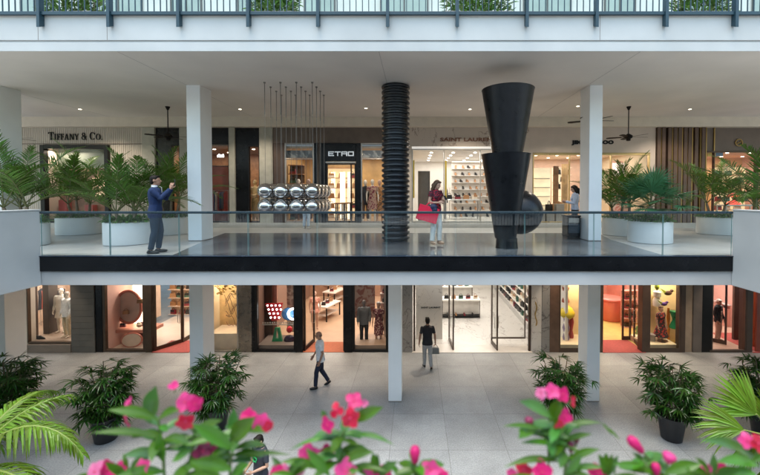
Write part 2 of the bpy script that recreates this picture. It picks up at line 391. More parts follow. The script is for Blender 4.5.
# ------------------------------------------------------------------ parapet wings and glass balustrade
ztop = P(42, 210.6, YF).z
def wing(x0, x1, label, sgn):
    t = thing('parapet_wall', label, 'parapet', ((x0+x1)/2, YF, z1))
    xin = x0 if sgn > 0 else x1
    MB().box(x0, x1, .7, YF-.03, z1, ztop).build('wall', WHITE, t, 0, .012)
    bx('coping', x0-.012, x1+.012, .7, YF-.028, ztop+.001, ztop+.03, WHITE, t, .006)
wing(XL-.22, XL, 'white parapet wall running forward below the palms by the jewellery shop', -1)
wing(XR, XR+.22, 'white parapet wall running forward below the palms by the slatted brown shop', 1)
wd = struct(bx('wing_floor', -22, XL-.222, .7, YF+.018, z1+.02, Z2, WALKT)); struct(bx('wing_floor', XR+.222, 22, .7, YF+.018, z1+.02, Z2, WALKT))
bal = thing('glass_balustrade', 'long frameless glass balustrade with dark handrail and black base band', 'balustrade', ((XL+XR)/2, YF, Z2))
zr0, zr1 = P(400, 213.6, YF).z, P(400, 211.2, YF).z
zc0, zc1 = P(400, 271.3, YF-.06).z, P(400, 256.6, YF-.06).z
bx('base_channel', XL+.004, XR-.004, YF-.07, YF-.021, zc0, zc1, BLACKP, bal, .006)
bx('channel_cap', XL+.004, XR-.004, YF-.085, YF+.05, zc1+.001, zc1+.018, M('blue_black_metal', (.02, .035, .06), .25, var=.1), bal, .004)
MB().box(XL+.004, XR-.004, YF-.055, YF+.02, zr0, zr1).build('handrail', M('rail_dark_teal', (.018, .035, .045), .28, var=.1), bal, 0, .012)
n = 10; pw = (XR-XL)/n
for i in range(n):
    a = XL+i*pw+.008; b = XL+(i+1)*pw-.008
    pn = bx('glass_panel', a, b, YF-.028, YF-.012, zc1+.02, zr0-.001, BALG, bal)
    for q in (a, b-.0035): bx('edge', q, q+.0035, YF-.029, YF-.011, zc1+.021, zr0-.002, GEDGE, pn)
# ------------------------------------------------------------------ steel-blue railing of the top terrace
def railing(label, YR, xs, zr_, zb_, zbr, sgn, top=1.05, x0=-21, x1=21):
    t = thing('steel_railing', label, 'railing', (0, YR, zr_))
    bx('bottom_rail', x0, x1, YR-.03, YR+.03, zb_, zr_, BLUE, t, .006)
    bx('top_rail', x0, x1, YR-.035, YR+.035, zr_+top-.06, zr_+top, BLUE, t, .008)
    for x in xs:
        y0, y1 = (YR-.07, YR+.05) if sgn < 0 else (YR-.05, YR+.07)
        out = y0 if sgn < 0 else y1; inn = y1 if sgn < 0 else y0
        MB().prism([(out, zbr), (inn, zbr+.07), (inn, zr_+top-.06), (out, zr_+top-.06)], x-.034, x+.034, 'x').build('bracket_post', BLUE, t, 0, .005)
    xs = [x0]+list(xs)+[x1]
    for a, b in zip(xs[:-1], xs[1:]):
        k = max(2, round((b-a)/.132)); m = MB()
        for j in range(1, k): q = a+(b-a)*j/k; m.box(q-.009, q+.009, YR-.009, YR+.009, zr_-.001, zr_+top-.062)
        m.build('baluster_panel', BLUE, t)
    return t
YR = YF-.055
bpx = [34+4, 107, 177, 248, 317.5, 387.5, 458, 528, 598.5, 668, 737]
bx_ = [P(p if 300 < p < 500 else p, 20, YR-.06).x for p in bpx]
dx = (bx_[-1]-bx_[0])/10
railing('steel blue balustrade of thin bars with bracket posts along the top terrace', YR, [bx_[0]+dx*i for i in range(-8, 17) if abs(bx_[0]+dx*i) < 20.5],
        P(400, 11.8, YR).z, P(400, 15.2, YR).z, P(400, 27, YR-.07).z, -1)
# ------------------------------------------------------------------ the side of the court behind the camera (seen in reflections)
op = thing('opposite_gallery', 'white gallery edge across the court, mirrored in the glass', 'gallery', (0, 0, Z2))
bx('slab', -22, 22, -8, .62, 4.1, Z2, WHITE, op)
bx('back_wall', -22, 22, -8.4, -8, 0, 11.5, M('opposite_wall', (.55, .54, .52), .7, var=.1), op)
m = MB()
for i in range(9): m.box(-18+4*i, -15.4+4*i, -8.0, -7.94, 5.0, 8.6); m.box(-18+4*i, -15.4+4*i, -8.0, -7.94, .3, 3.6)
m.build('window', M('dark_window', (.03, .035, .04), .1, var=.1), op)
railing('steel blue railing across the court behind the flower trough', .66, [-19.6+1.4*i for i in range(29)], Z2+.06, Z2, 4.35, 1, .7)
# ------------------------------------------------------------------ downlights
def downlight(x, y, z, e, col, label, grp, cone=95):
    t = thing('ceiling_downlight', label, 'downlight', (x, y, z), 0, grp)
    MB().lathe([(.075, -.012), (.075, 0)], (x, y, z), 20).build('trim_ring', M('white_trim', (.7, .7, .68), .4, var=0), t)
    MB().lathe([(.05, -.0145), (.05, -.0125)], (x, y, z), 16).build('lens', M('downlight_lens', (1, .9, .75), .4, var=0, emit=(1, .85, .62), estr=2.5), t)
    l = lamp('downlight_lamp', (0, 0, -.05), e, col, kind='SPOT', cone=cone); l.parent = t
for px in (40, 130, 232, 281, 340, 369, 440, 505, 565, 625, 668, 735):
    x = P(px, 320, 13.7).x
    downlight(x, 13.75, z1, 150, (1, .80, .60), 'small recessed downlight in the soffit over the plaza shop fronts', 'soffit downlights over the plaza', 72)
for px, yy in ((578, 106), (80, 109), (240, 109), (366, 108), (470, 109), (690, 109)):  # only the first is a visible fitting; the rest are added fill light
    p = G(px, yy, zb+.006)
    downlight(p.x, p.y, zb+.006, 190, (1, .86, .70), 'tiny recessed downlight in the gallery ceiling, all but one added as fill', 'gallery ceiling downlights', 130)
# ------------------------------------------------------------------ shop fronts
class Front:
    """one shop front on plane Y; x in photo columns, z in photo rows"""
    def __init__(s, name, label, Y, pyref, base):
        s.Y = Y; s.py = pyref; s.base = base; s.t = None; s.name = name; s.label = label
    def open(s, pxa, pxb):
        s.t = thing(s.name, s.label, 'shop front', ((s.X(pxa)+s.X(pxb))/2, s.Y, s.base)); return s
    def X(s, px): return P(px, s.py, s.Y).x
    def Z(s, py): return P(400, py, s.Y).z
    def box(s, part, pa, pb, ya, yb, o0, o1, mat, bevel=0, parent=None):
        D = s.Y+(o0 if o0 > .25 else 0)                              # pieces deep inside are measured at their own depth
        xa, xb = P(pa, s.py, D).x, P(pb, s.py, D).x
        return bx(part, xa, xb, s.Y+o0, s.Y+o1, P(400, yb, D).z if yb is not None else s.base+(.008 if o0 > .25 else 0), P(400, ya, D).z, mat, parent or s.t, bevel)
    def window(s, pa, pb, ya, yb, mat, fw=.05, o=0, mull=(), tran=(), gl=None, proud=.05, part='window'):
        x0, x1, z0, z1_ = s.X(pa), s.X(pb), (s.Z(yb) if yb is not None else s.base+.01), s.Z(ya); Y = s.Y+o
        m = MB(); m.box(x0, x0+fw, Y-proud, Y+.08, z0, z1_); m.box(x1-fw, x1, Y-proud, Y+.08, z0, z1_)
        m.box(x0+fw, x1-fw, Y-proud+.002, Y+.078, z0, z0+fw); m.box(x0+fw, x1-fw, Y-proud+.002, Y+.078, z1_-fw, z1_)
        for p in mull: q = s.X(p); m.box(q-fw*.35, q+fw*.35, Y-proud+.004, Y+.076, z0+fw, z1_-fw)
        for p in tran: q = s.Z(p); m.box(x0+fw, x1-fw, Y-proud+.006, Y+.074, q-fw*.35, q+fw*.35)
        f = m.build(part+'_frame', mat, s.t, 0, .006)
        bx('pane', x0+fw*.9, x1-fw*.9, Y+.01, Y+.022, z0+fw*.9, z1_-fw*.9, gl or SHOPG, f); return f
    def room(s, pa, pb, depth, zc, floor, wall, back, ceil, y0=.12, side=True, fz=None, ldepth=None, light=None, lcol=(1, .90, .78), strips=2, glow=None):
        x0, x1 = s.X(pa), s.X(pb); Ya, Yb = s.Y+y0, s.Y+depth; fz = s.base if fz is None else fz
        bx('room_floor', x0, x1, Ya, Yb, fz-.1, fz+.006, floor, s.t)
        bx('room_ceiling', x0, x1, Ya, Yb, zc, zc+.08, ceil, s.t)
        bx('back_wall', x0, x1, Yb, Yb+.1, fz-.1, zc+.08, back, s.t)
        if side:
            bx('side_wall', x0-.08, x0, Ya, Yb, fz-.1, zc+.08, wall, s.t); bx('side_wall', x1, x1+.08, Ya, Yb, fz-.1, zc+.08, wall, s.t)
        if light:
            for i in range(strips):
                yy = Ya+.5+(Yb-Ya-.9)*(i+.5)/strips
                for q in (.2, .4, .6, .8): MB().lathe([(.06, -.02), (.06, -.001)], (x0+(x1-x0)*q, yy, zc), 14).build('ceiling_light', glow or GLOW, s.t)
                l = lamp('shop_lamp', ((x0+x1)/2-s.t.location.x, yy-s.t.location.y, zc-.04-s.t.location.z), light/strips, lcol, (x1-x0)*.8, .5); l.parent = s.t
# ---- serif capitals for the jewellery sign
def serif_text(s, mat, parent, x0, y, zb_, hcap, width):
    St, Th, Sf = .16, .07, .05
    def glyph(ch, h):
        P_ = []; w_ = .7*h
        def bar(x0, x1, z0, z1): P_.append([(x0, z0), (x1, z0), (x1, z1), (x0, z1)])
        st, th, sf = St*h, Th*h, Sf*h
        def stem(x, w=st, z0=0, z1=h, serif=(1, 1)):
            bar(x, x+w, z0, z1)
            if serif[0]: bar(x-.09*h, x+w+.09*h, z0, z0+sf)
            if serif[1]: bar(x-.09*h, x+w+.09*h, z1-sf, z1)
        def diag(xa, za, xb, zb, w): P_.append([(xa, za), (xa+w, za), (xb+w, zb), (xb, zb)])
        if ch == 'T': w_ = .78*h; stem(w_/2-st/2, serif=(1, 0)); bar(0, w_, h-th, h); bar(0, sf, h-.24*h, h-th); bar(w_-sf, w_, h-.24*h, h-th)
        elif ch == 'I': w_ = .36*h; stem(.1*h)
        elif ch == 'F': w_ = .62*h; stem(.1*h); bar(.1*h+st, w_, h-th, h); bar(w_-sf, w_, h-.24*h, h-th); bar(.1*h+st, .48*h, .47*h, .47*h+th); bar(.48*h, .48*h+sf, .38*h, .62*h)
        elif ch == 'A': w_ = .88*h; diag(.08*h, 0, .37*h, h, th); diag(.64*h, 0, .36*h, h, st); bar(.2*h, .6*h, .3*h, .3*h+th); bar(0, .26*h, 0, sf); bar(.56*h, .9*h, 0, sf)
        elif ch == 'N': w_ = .86*h; stem(.09*h, th); diag(.64*h, 0, .1*h, h, st); stem(.74*h, th, serif=(0, 1)); bar(0, .14*h, h-sf, h)
        elif ch == 'Y': w_ = .82*h; stem(.33*h, st, 0, .46*h, (1, 0)); diag(.33*h, .42*h, .06*h, h, st); diag(.41*h, .42*h, .68*h, h, th); bar(0, .3*h, h-sf, h); bar(.58*h, .84*h, h-sf, h)
        elif ch in 'COo':
            w_ = (.84 if ch == 'C' else .9)*h; n = 22; a0, a1 = (radians(42), radians(318)) if ch == 'C' else (0, 2*pi)
            for i in range(n):
                q = []
                for a, k in ((a0+(a1-a0)*i/n, 0), (a0+(a1-a0)*(i+1)/n, 0), (a0+(a1-a0)*(i+1)/n, 1), (a0+(a1-a0)*i/n, 1)):
                    t = th*.8+(st-th*.8)*abs(cos(a)); rx, rz = w_/2, h/2
                    q.append((w_/2+(rx-(t if k else 0))*cos(a), h/2+(rz-(th if k else 0))*sin(a)))
                P_.append(q)
            if ch == 'C': bar(.75*h, .75*h+sf, .66*h, .9*h)
        elif ch == '.': w_ = .2*h; bar(.03*h, .16*h, 0, .13*h)
        elif ch == '&':
            w_ = .95*h
            for cx_, cz_, rr in ((.36*h, .74*h, .24*h), (.36*h, .29*h, .29*h)):
                for i in range(16):
                    a, b = 2*pi*i/16, 2*pi*(i+1)/16; ri = rr-.08*h
                    P_.append([(cx_+rr*cos(a), cz_+rr*sin(a)), (cx_+rr*cos(b), cz_+rr*sin(b)), (cx_+ri*cos(b), cz_+ri*sin(b)), (cx_+ri*cos(a), cz_+ri*sin(a))])
            diag(.74*h, 0, .2*h, .62*h, .13*h); diag(.5*h, .1*h, .76*h, .5*h, .06*h); bar(.66*h, .9*h, .46*h, .46*h+sf)
        return P_, w_
    out = []; x = 0
    for ch, h in s:
        if ch == ' ': x += .3; continue
        ps, w_ = glyph(ch, h)
        out += [[(a+x, b) for a, b in p] for p in ps]; x += w_+.10
    k = width/x; m = MB()
    for i, p in enumerate(out):
        q = .0006*(i % 5)
        m.prism([(x0+a*k, zb_+b*hcap) for a, b in p], y-.03-q, y, 'y')
    return m.build('lettering', mat, parent)
# ================================================================== GALLERY LEVEL
UB = 4.95                                                       # shop floors one low step above the walkway
ZS = P(400, 126.6, UY).z
kerb = struct(bx('shop_step', -22, 22, UY-.12, UY+.12, Z2-.02, UB, M('step_stone', (.50, .46, .41), .5, var=.08), None, .01))
bx('upper_lintel', -22, 22, UY+.3, UY+.4, 8.9, ZCEIL, BROWN, up)
# ---- jewellery shop
s = Front('jewellery_shop_front', 'fluted beige shop front with black serif lettering and one black framed window', UY, 175, UB).open(-45, 143)
for pa, pb, ya, yb in ((-60, 43, 126.4, None), (43, 110.4, 126.4, 145.2), (110.4, 143, 126.4, None)):
    s.box('wall_panel', pa, pb, ya, yb, .02, .16, BEIGE)
m = MB(); x = s.X(-60)
while x < s.X(143)-.02:
    p = CX+(x)*F/UY
    zlo = UB if not (42 < p < 111) else s.Z(144.8)
    m.box(x, x+.05, s.Y+.004, s.Y+.02, zlo, s.Z(126.6)); x += .085
m.build('fluting', BEIGE, s.t)
s.box('panel_joint', -60, 143, 143.6, 144.3, -.016, -.004, GREYBR)
s.window(43, 110.4, 145.2, None, BLACKM, .16, 0, proud=.12)
s.room(43, 110, 3.2, 8.1, PALEF, PINKB, M('misty_green_mural', (.22, .27, .22), .4, var=.5, scale=.9), CREAM, light=60, lcol=(1, 0.89, 0.79))
s.box('window_backdrop', 44, 110, 146, 168, .7, .75, M('misty_green_mural', (.2, .25, .2), .4))
s.box('window_backdrop', 44, 110, 168.2, 221, .72, .77, M('rosy_brown_backdrop', (.26, .15, .11), .5, var=.5, scale=2.2))
s.box('lit_niche', 92, 106, 178, 196, .64, .69, M('peach_niche', (.7, .45, .3), .5, var=.2, scale=4, emit=(1, .7, .45), estr=.35))
s.box('display_box', 58, 66, 200, 221, .4, .64, M('garnet_box', (.30, .05, .05), .4, var=.15))
s.box('display_box', 84, 92, 205, 221, .4, .64, M('garnet_box', (.30, .05, .05), .4))
l = lamp('window_lamp', (0, .35, 3.0), 30, (1, .82, .65), 1.8, .2); l.parent = s.t
serif_text([('T', 1), ('I', .78), ('F', .78), ('F', .78), ('A', .78), ('N', .78), ('Y', .78), (' ', 1), ('&', .95), (' ', 1), ('C', 1), ('o', .78), ('.', .78)],
           BLACKM, s.t, s.X(50), s.Y-.012, s.Z(140), s.Z(132.2)-s.Z(140), s.X(104)-s.X(50))
jew = s
# ---- dark shop between stone piers
s = Front('dark_stone_shop_front', 'black glazed shop front between pale stone piers beside the gallery column', UY, 175, UB).open(143, 273)
for pa, pb in ((143.4, 156), (180.5, 190), (229.6, 235.4), (260, 273.2)): s.box('stone_pier', pa, pb, 126.4, None, -.06, .3, STONE, .01)
s.box('black_panel', 156, 180.5, 126.4, 145, .03, .2, BLACKP); s.box('black_panel', 156, 171, 145, None, .032, .2, BLACKP)
s.box('black_panel', 190, 229.6, 126.4, 143, .03, .2, BLACKP); s.box('black_panel', 235.4, 260, 126.4, 145.5, .03, .2, BLACKP); s.box('black_panel', 235.4, 248, 145.5, None, .032, .2, BLACKP)
s.window(171, 180.5, 145, None, BLACKM, .05, .05); s.window(190, 229.6, 143, None, BLACKM, .05, .05, tran=(166,)); s.window(248, 260, 145.5, None, BLACKM, .05, .05)
s.room(156, 262, 3.6, 8.15, TAN, WOOD, WOOD, M('brown_ceiling', (.30, .22, .16), .6), light=55, lcol=(1, 0.88, 0.75), strips=2)
dsh = s
m = MB()
for i, h in enumerate([(0, .8, 0), (.9, .8, .9), (1.2, .55, 0), (1.2, .55, .9), (2.0, .8, 0), (2.5, .4, .5), (3.1, .8, 0), (3.8, .8, .9), (4.1, .7, 0)]):
    m.box(s.X(213.6)+h[0]*.06, s.X(213.6)+h[0]*.06+h[1]*.05, s.Y+.30, s.Y+.315, s.Z(156.5)+h[2]*.05, s.Z(156.5)+.09+h[2]*.05)
m.build('lit_lettering', LETW, s.t)
s.box('red_display_wall', 211, 229, 166, 221, 1.0, 1.06, REDW)
# ---- brown shop with the black sign box
s = Front('brown_lintel_shop_front', 'brown shop front with silver letters on a black box over its door', UY, 175, UB).open(273, 410)
s.box('lintel', 273.2, 408, 126.4, 143, -.0, .2, BROWN); s.box('side_panel', 273.2, 285, 143, None, .0, .2, DKBROWN)
for pa, pb in ((314.3, 317), (321, 326), (356, 361)): s.box('black_pier', pa, pb, 143.2, None, -.04, .2, BLACKP, .005)
s.box('recess_panel', 317, 321, 143.2, None, .06, .2, BROWN)
s.box('sign_box', 326, 356, 143.6, 161.5, -.10, .2, BLACKP, .006)
s.box('sign_trim', 326, 356, 161.8, 163, -.07, .1, STEEL)
k = .006
m = MB(); lx = [s.X(p) for p in (329, 335.4, 342, 348.6, 355)]; za, zz = s.Z(156.3), s.Z(151.8); th = .036; yb = s.Y-.101; gp_ = .03
def seg(a, b, c, d): m.box(a, b, yb-.02, yb, c, d)
def E(a, b): seg(a, a+th, za, zz); seg(a+th, b-gp_, za, za+th); seg(a+th, b-gp_, zz-th, zz); seg(a+th, b-gp_-.03, (za+zz-th)/2, (za+zz+th)/2)
def T(a, b): seg(a, b-gp_, zz-th, zz); seg((a+b-gp_-th)/2, (a+b-gp_+th)/2, za, zz-th)
def Rr(a, b): seg(a, a+th, za, zz-th); seg(a, b-gp_, zz-th, zz); seg(b-gp_-th, b-gp_, (za+zz)/2, zz-th); seg(a+th, b-gp_, (za+zz)/2-th/2, (za+zz)/2+th*.4); seg(b-gp_-th*1.3, b-gp_, za, (za+zz)/2-th/2)
def O(a, b): seg(a, a+th, za, zz); seg(b-gp_-th, b-gp_, za, zz); seg(a+th, b-gp_-th, za, za+th); seg(a+th, b-gp_-th, zz-th, zz)
E(lx[0], lx[1]); T(lx[1], lx[2]); Rr(lx[2], lx[3]); O(lx[3], lx[4])
m.build('lettering', M('silver_letter', (.75, .76, .78), .25, metal=.6, var=0, emit=(.9, .92, 1), estr=.06), s.t)
s.window(285, 314.3, 143.2, None, STEEL, .045, .02, tran=(159,)); s.window(361, 408, 143.2, None, STEEL, .045, .02, tran=(159,), mull=(384,))
f = s.window(326, 356, 163.2, None, BLACKM, .06, .05, mull=(351,), part='door'); 
MB().tube([(s.X(349), s.Y-.05, UB+.8), (s.X(349), s.Y-.05, UB+1.5)], .014).build('handle', STEEL, f)
s.room(273, 408, 4.6, 8.05, TAN, M('amber_wall', (.50, .33, .14), .5, var=.1), M('amber_back', (.46, .30, .13), .5, var=.2, scale=2), M('pale_shop_ceiling', (.55, .48, .40), .6), light=105, lcol=(1, 0.89, 0.76), strips=3)
etr = s
for i, (pa, pb) in enumerate(((331, 335), (340, 345), (347.5, 350))):
    s.box('lit_wall_panel', pa, pb, 172, 221, 3.4-.6*i, 3.45-.6*i, M('soft_lit_panel', (.8, .72, .6), .5, var=.1, emit=(1, .85, .62), estr=.5))
# ---- marble shop
s = Front('marble_shop_front', 'cream marble shop front with bronze sans lettering and a bright white interior', UY, 175, UB).open(408, 529)
s.box('marble_fascia', 408, 528.6, 126.4, 146.5, -.03, .25, MARBF); s.box('marble_pier', 408, 411.8, 146.5, None, -.03, .25, MARBF); s.box('marble_pier', 511, 528.6, 146.5, None, -.03, .25, MARBF)
s.box('lit_frame', 411.8, 511, 146.6, 148.6, -.02, .14, M('white_frame', (.8, .78, .74), .35, var=.03, emit=(1, .95, .88), estr=.15))
s.window(411.8, 511, 148.8, None, M('pale_metal_frame', (.5, .46, .4), .3, metal=.6), .05, .04, mull=(444, 480.5))
for p in (413.6, 446): s.box('gold_strip', p-.9, p+.9, 160, 198, .10, .13, M('gold_strip_metal', (.8, .58, .06), .35, metal=.3))
text_mesh('SAINT LAURENT', .2, .012, 'lettering', M('bronze_letter', (.22, .10, .055), .4, metal=.2), s.t, s.X(440), s.Y-.043, s.Z(141.3), width=s.X(497)-s.X(440), offset=.006)
s.room(409, 527, 6.0, 8.0, MARB, OFFW, OFFW, M('white_ceiling', (.72, .70, .67), .5), light=150, lcol=(1, 0.96, 0.91), strips=4, glow=GLOWW)
ysl = s
s.box('portrait_panel', 418, 430, 171, 221, 1.2, 1.26, M('grey_poster', (.13, .125, .12), .5, var=.1))
# ---- rosy beige shop
s = Front('rosy_beige_shop_front', 'rosy beige shop front with black lettering half hidden by the gallery column', UY, 175, UB).open(529, 655)
s.box('fascia_panel', 528.8, 655, 126.4, 152.6, -.01, .22, PINKB); s.box('wall_pier', 528.8, 532.5, 152.6, None, -.01, .22, PINKB); s.box('wall_pier', 649.6, 655, 152.6, None, -.01, .22, PINKB)
s.box('gold_header', 532.5, 649.6, 152.7, 154, -.03, .1, M('brass_strip', (.35, .26, .12), .35, metal=.7))
s.window(532.5, 649.6, 154.1, None, M('brass_frame', (.55, .40, .18), .3, metal=.7), .045, .02, mull=(569.5, 611))
text_mesh('JIMMY CHOO', .2, .012, 'lettering', BLACKM, s.t, s.X(571), s.Y-.025, s.Z(144), width=s.X(613)-s.X(571), offset=.014, spacing=1.08)
s.room(530, 652, 4.6, 8.0, PALEF, CREAM, M('rose_back_wall', (.58, .42, .34), .5, var=.12), M('cream_ceiling', (.68, .60, .50), .5), light=105, lcol=(1, 0.92, 0.81), strips=3)
jch = s
s.box('door_leaf', 553.5, 558.5, 166, None, 1.0, 1.06, WOOD); s.box('door_leaf', 562, 568, 164, None, 1.5, 1.56, M('honey_wood', (.5, .33, .16), .4, var=.2, scale=7))
pn = s.box('lit_shelf_panel', 534, 550.6, 168, 218, .9, .96, M('backlit_panel', (.8, .7, .5), .5, var=.15, scale=2, emit=(1, .84, .55), estr=.22))
for yy in (178, 187, 196, 205): s.box('shelf', 534.5, 550, yy, yy+1, .72, .9, M('pale_shelf', (.75, .66, .52), .4), 0, pn)
s.box('poster', 611, 628, 161, 221, 2.2, 2.26, M('pale_rose_poster', (.75, .52, .42), .5, var=.25, scale=3))
s.box('wall_picture', 613, 627, 163, 176, 2.0, 2.05, M('lit_picture', (.9, .8, .72), .5, var=.2, scale=2, emit=(1, .85, .75), estr=.25))
# ---- slatted brown shop
s = Front('slatted_brown_shop_front', 'brown slatted shop front with gilt strips and a round gold emblem', UY, 175, UB).open(655, 800)
s.box('upper_panel', 655, 830, 126.4, 150.8, .06, .2, GREYBR); s.box('wall_panel', 655, 704.4, 150.8, None, .06, .2, DKBROWN)
for p in (657.2, 662, 668, 673.6, 678.2, 683.6, 688, 694.5, 701.5): s.box('slat', p-1.7, p+1.7, 126.6, None, -.10, .06, M('brown_slat', (.105, .062, .042), .5, var=.15, scale=5), .006)
for p in (660, 671.2, 676, 681, 686, 691, 699.2, 704.8): s.box('gilt_strip', p-.32, p+.32, 126.8, None, -.06, .05, GOLD)
s.box('gilt_strip', 713.6, 714.4, 126.8, None, .0, .05, GOLD)
m = MB(); c = Vector((s.X(739), s.Y+.03, s.Z(142.5))); rr = .14
m.tube([c+Vector((rr*cos(2*pi*i/28), 0, rr*sin(2*pi*i/28))) for i in range(29)], .022, 8)
m.tube([c+Vector((-.075, 0, -.045)), c+Vector((-.02, 0, .01)), c+Vector((.02, 0, -.01)), c+Vector((.075, 0, .045))], .02, 8)
m.build('emblem', GOLD, s.t, 60)
s.window(704.8, 757, 151, None, BRONZE, .06, .03, mull=(714,)); s.window(757, 830, 151, None, BRONZE, .06, .03, mull=(790,))
s.room(705, 830, 4.2, 8.0, PALEF, PINKW, M('amber_wood_wall', (.52, .33, .17), .5, var=.2, scale=3), M('rose_ceiling', (.50, .30, .22), .5, var=.15), light=95, lcol=(1, 0.88, 0.76), strips=2)
slt = s
m = MB(); m.box(s.X(713), s.X(721), s.Y+.3, s.Y+.36, s.Z(155.5), s.Z(152)); m.build('yellow_pelmet', M('yellow_enamel', (.75, .55, .05), .4, var=.3, scale=9), s.t)
m = MB(); m.box(s.X(721), s.X(728.5), s.Y+.3, s.Y+.36, s.Z(155.5), s.Z(151.8)); m.build('blue_pelmet', M('blue_enamel', (.06, .16, .32), .4, var=.2), s.t)
def patterned_wall(n, a, b, scale):
    k = 'wall_'+n
    if k in MATS: return MATS[k]
    m = bpy.data.materials.new(k); m.use_nodes = True; N = m.node_tree.nodes; L = m.node_tree.links; bs = N['Principled BSDF']; bs.inputs['Roughness'].default_value = .4
    tc = N.new('ShaderNodeTexCoord'); nz = N.new('ShaderNodeTexNoise'); nz.inputs['Scale'].default_value = scale; nz.inputs['Detail'].default_value = 2; nz.inputs['Distortion'].default_value = 1.2; L.new(tc.outputs['Object'], nz.inputs['Vector'])
    r = N.new('ShaderNodeMapRange'); r.inputs['From Min'].default_value = .45; r.inputs['From Max'].default_value = .55; L.new(nz.outputs[0], r.inputs[0])
    mx = N.new('ShaderNodeMix'); mx.data_type = 'RGBA'; mx.inputs['A'].default_value = (*a, 1); mx.inputs['B'].default_value = (*b, 1); L.new(r.outputs[0], mx.inputs['Factor']); L.new(mx.outputs['Result'], bs.inputs['Base Color'])
    MATS[k] = m; return m
# ================================================================== PLAZA LEVEL shop fronts
TOP = 250.5
GW = glass('vitrine_glass', (.98, .98, .975), .5, -.01)
GC = M('ground_shop_ceiling', (.62, .55, .46), .6)
# ---- grey planked pier shop with the white clothed dummies
s = Front('grey_planked_shop_front', 'shop front with a grey planked pier and low stone sill at the edge', GY, 320, 0).open(-30, 103)
s.box('wall_pier', -60, 28, TOP, None, -.02, .3, BEIGE)
m = MB(); zb_ = 0
i = 0
while zb_ < 4.0:
    m.box(s.X(73), s.X(96.5), s.Y-.10+.0004*(i % 3), s.Y+.3, zb_+.006, min(zb_+.235, 4.06)); zb_ += .235; i += 1
m.build('planked_pier', M('taupe_plank', (.115, .105, .095), .6, var=.12, scale=3, bump=.15, bscale=20), s.t, 0, .004)
s.box('pier_core', 73.2, 96.3, TOP, None, -.08, .28, BLACKM)
s.box('black_pier', 96.6, 103.4, TOP, None, -.06, .3, BLACKP)
s.box('stone_sill', 28, 73, 343.5, None, -.12, .9, M('taupe_sill', (.20, .155, .125), .5, var=.1), .01)
s.window(28.2, 73, TOP, 342.6, BRONZE, .035, .0, mull=(), gl=GW)
s.room(-20, 96, 3.6, 3.5, M('taupe_floor', (.30, .23, .18), .5, var=.1), M('sand_wall', (.55, .42, .32), .5), M('sand_back_wall', (.50, .36, .27), .5, var=.1), GC, fz=.36, light=150, lcol=(1, 0.91, 0.81), strips=2)
s.box('dark_post', 32.5, 35.2, TOP, 342, .5, .62, DKBROWN); s.box('shelf_tower', 43, 49, TOP, 337, .9, 1.3, M('dark_tower', (.075, .06, .05), .5)); s.box('lit_wall_panel', 30, 32.5, TOP, 340, 1.2, 1.25, GLOW)
# ---- bronze framed accessories shop
s = Front('bronze_framed_shop_front', 'bronze framed shop front with a round mirror display and an open door over red carpet', GY, 320, 0).open(103, 214)
s.window(103.6, 146, TOP, None, BRONZE, .10, .0, gl=GW); s.box('bronze_pier', 146, 152.5, TOP, None, -.06, .2, BRONZE, .01)
s.room(103.6, 216, 6.5, 3.5, PALEF, M('peach_wall', (.66, .47, .34), .5), M('peach_back_wall', (.66, .46, .33), .5, var=.08), GC, light=230, lcol=(1, 0.89, 0.78), strips=3, side=False)
s.box('partition', 103.6, 105.2, TOP, None, .13, 2.4, PINKW); s.box('column_fin', 108, 114, TOP, None, .9, 1.2, CREAM)
s.box('lit_wall_panel', 133.5, 142, TOP, 327, 1.3, 1.36, M('butter_lit_panel', (.9, .8, .6), .5, var=0, emit=(1, .84, .58), estr=1.6))
s.box('display_ledge', 107, 150, 330, 333, .5, 1.3, M('coral_ledge', (.55, .22, .15), .4, var=.1)); s.box('ledge_back', 107, 150, 333, 352, 1.1, 1.3, M('maroon_back', (.16, .04, .03), .6))
# open door leaf swung inwards, on the left of the doorway
dm = MB(); a = Vector((s.X(153.5), s.Y+.02, 0)); b = Vector((s.X(153.5)+.55, s.Y+.95, 0)); d = (b-a).normalized(); nrm = Vector((-d.y, d.x, 0))
def leaf(s, a, b, z1_, mat, fw=.06, t=.05, hx=.85):
    d = (b-a); L_ = d.length; d.normalize(); nn = Vector((-d.y, d.x, 0))*t/2
    m = MB()
    def bar(u0, u1, z0, z1__):
        p = [a+d*u0-nn, a+d*u1-nn, a+d*u1+nn, a+d*u0+nn]
        m.prism([(q.x, q.y) for q in p], z0, z1__, 'z')
    bar(0, fw, .012, z1_); bar(L_-fw, L_, .012, z1_); bar(fw, L_-fw, .013, .16); bar(fw, L_-fw, z1_-.1, z1_-.001)
    f = m.build('door', mat, s.t)
    m = MB(); nn2 = Vector((-d.y, d.x, 0))*.006; p = [a+d*fw*.9-nn2, a+d*(L_-fw*.9)-nn2, a+d*(L_-fw*.9)+nn2, a+d*fw*.9+nn2]
    m.prism([(q.x, q.y) for q in p], .155, z1_-.095, 'z'); m.build('pane', GW, f)
    q = a+d*L_*hx; n3 = Vector((-d.y, d.x, 0))
    m = MB()
    for sg in (-1, 1):
        m.tube([q+n3*sg*.03+Vector((0, 0, .85)), q+n3*sg*.075+Vector((0, 0, .87)), q+n3*sg*.075+Vector((0, 0, 1.33)), q+n3*sg*.03+Vector((0, 0, 1.35))], .012, 8)
    m.build('handle', STEEL if mat is not STEEL else BLACKM, f)
leaf(s, a, b, 3.2, BRONZE, .08)
leaf(s, Vector((s.X(168), s.Y+.9, 0)), Vector((s.X(168)+.02, s.Y+1.9, 0)), 3.2, BRONZE, .07)
s.box('door_head', 152.6, 214, TOP, 262, .0, .2, BRONZE)
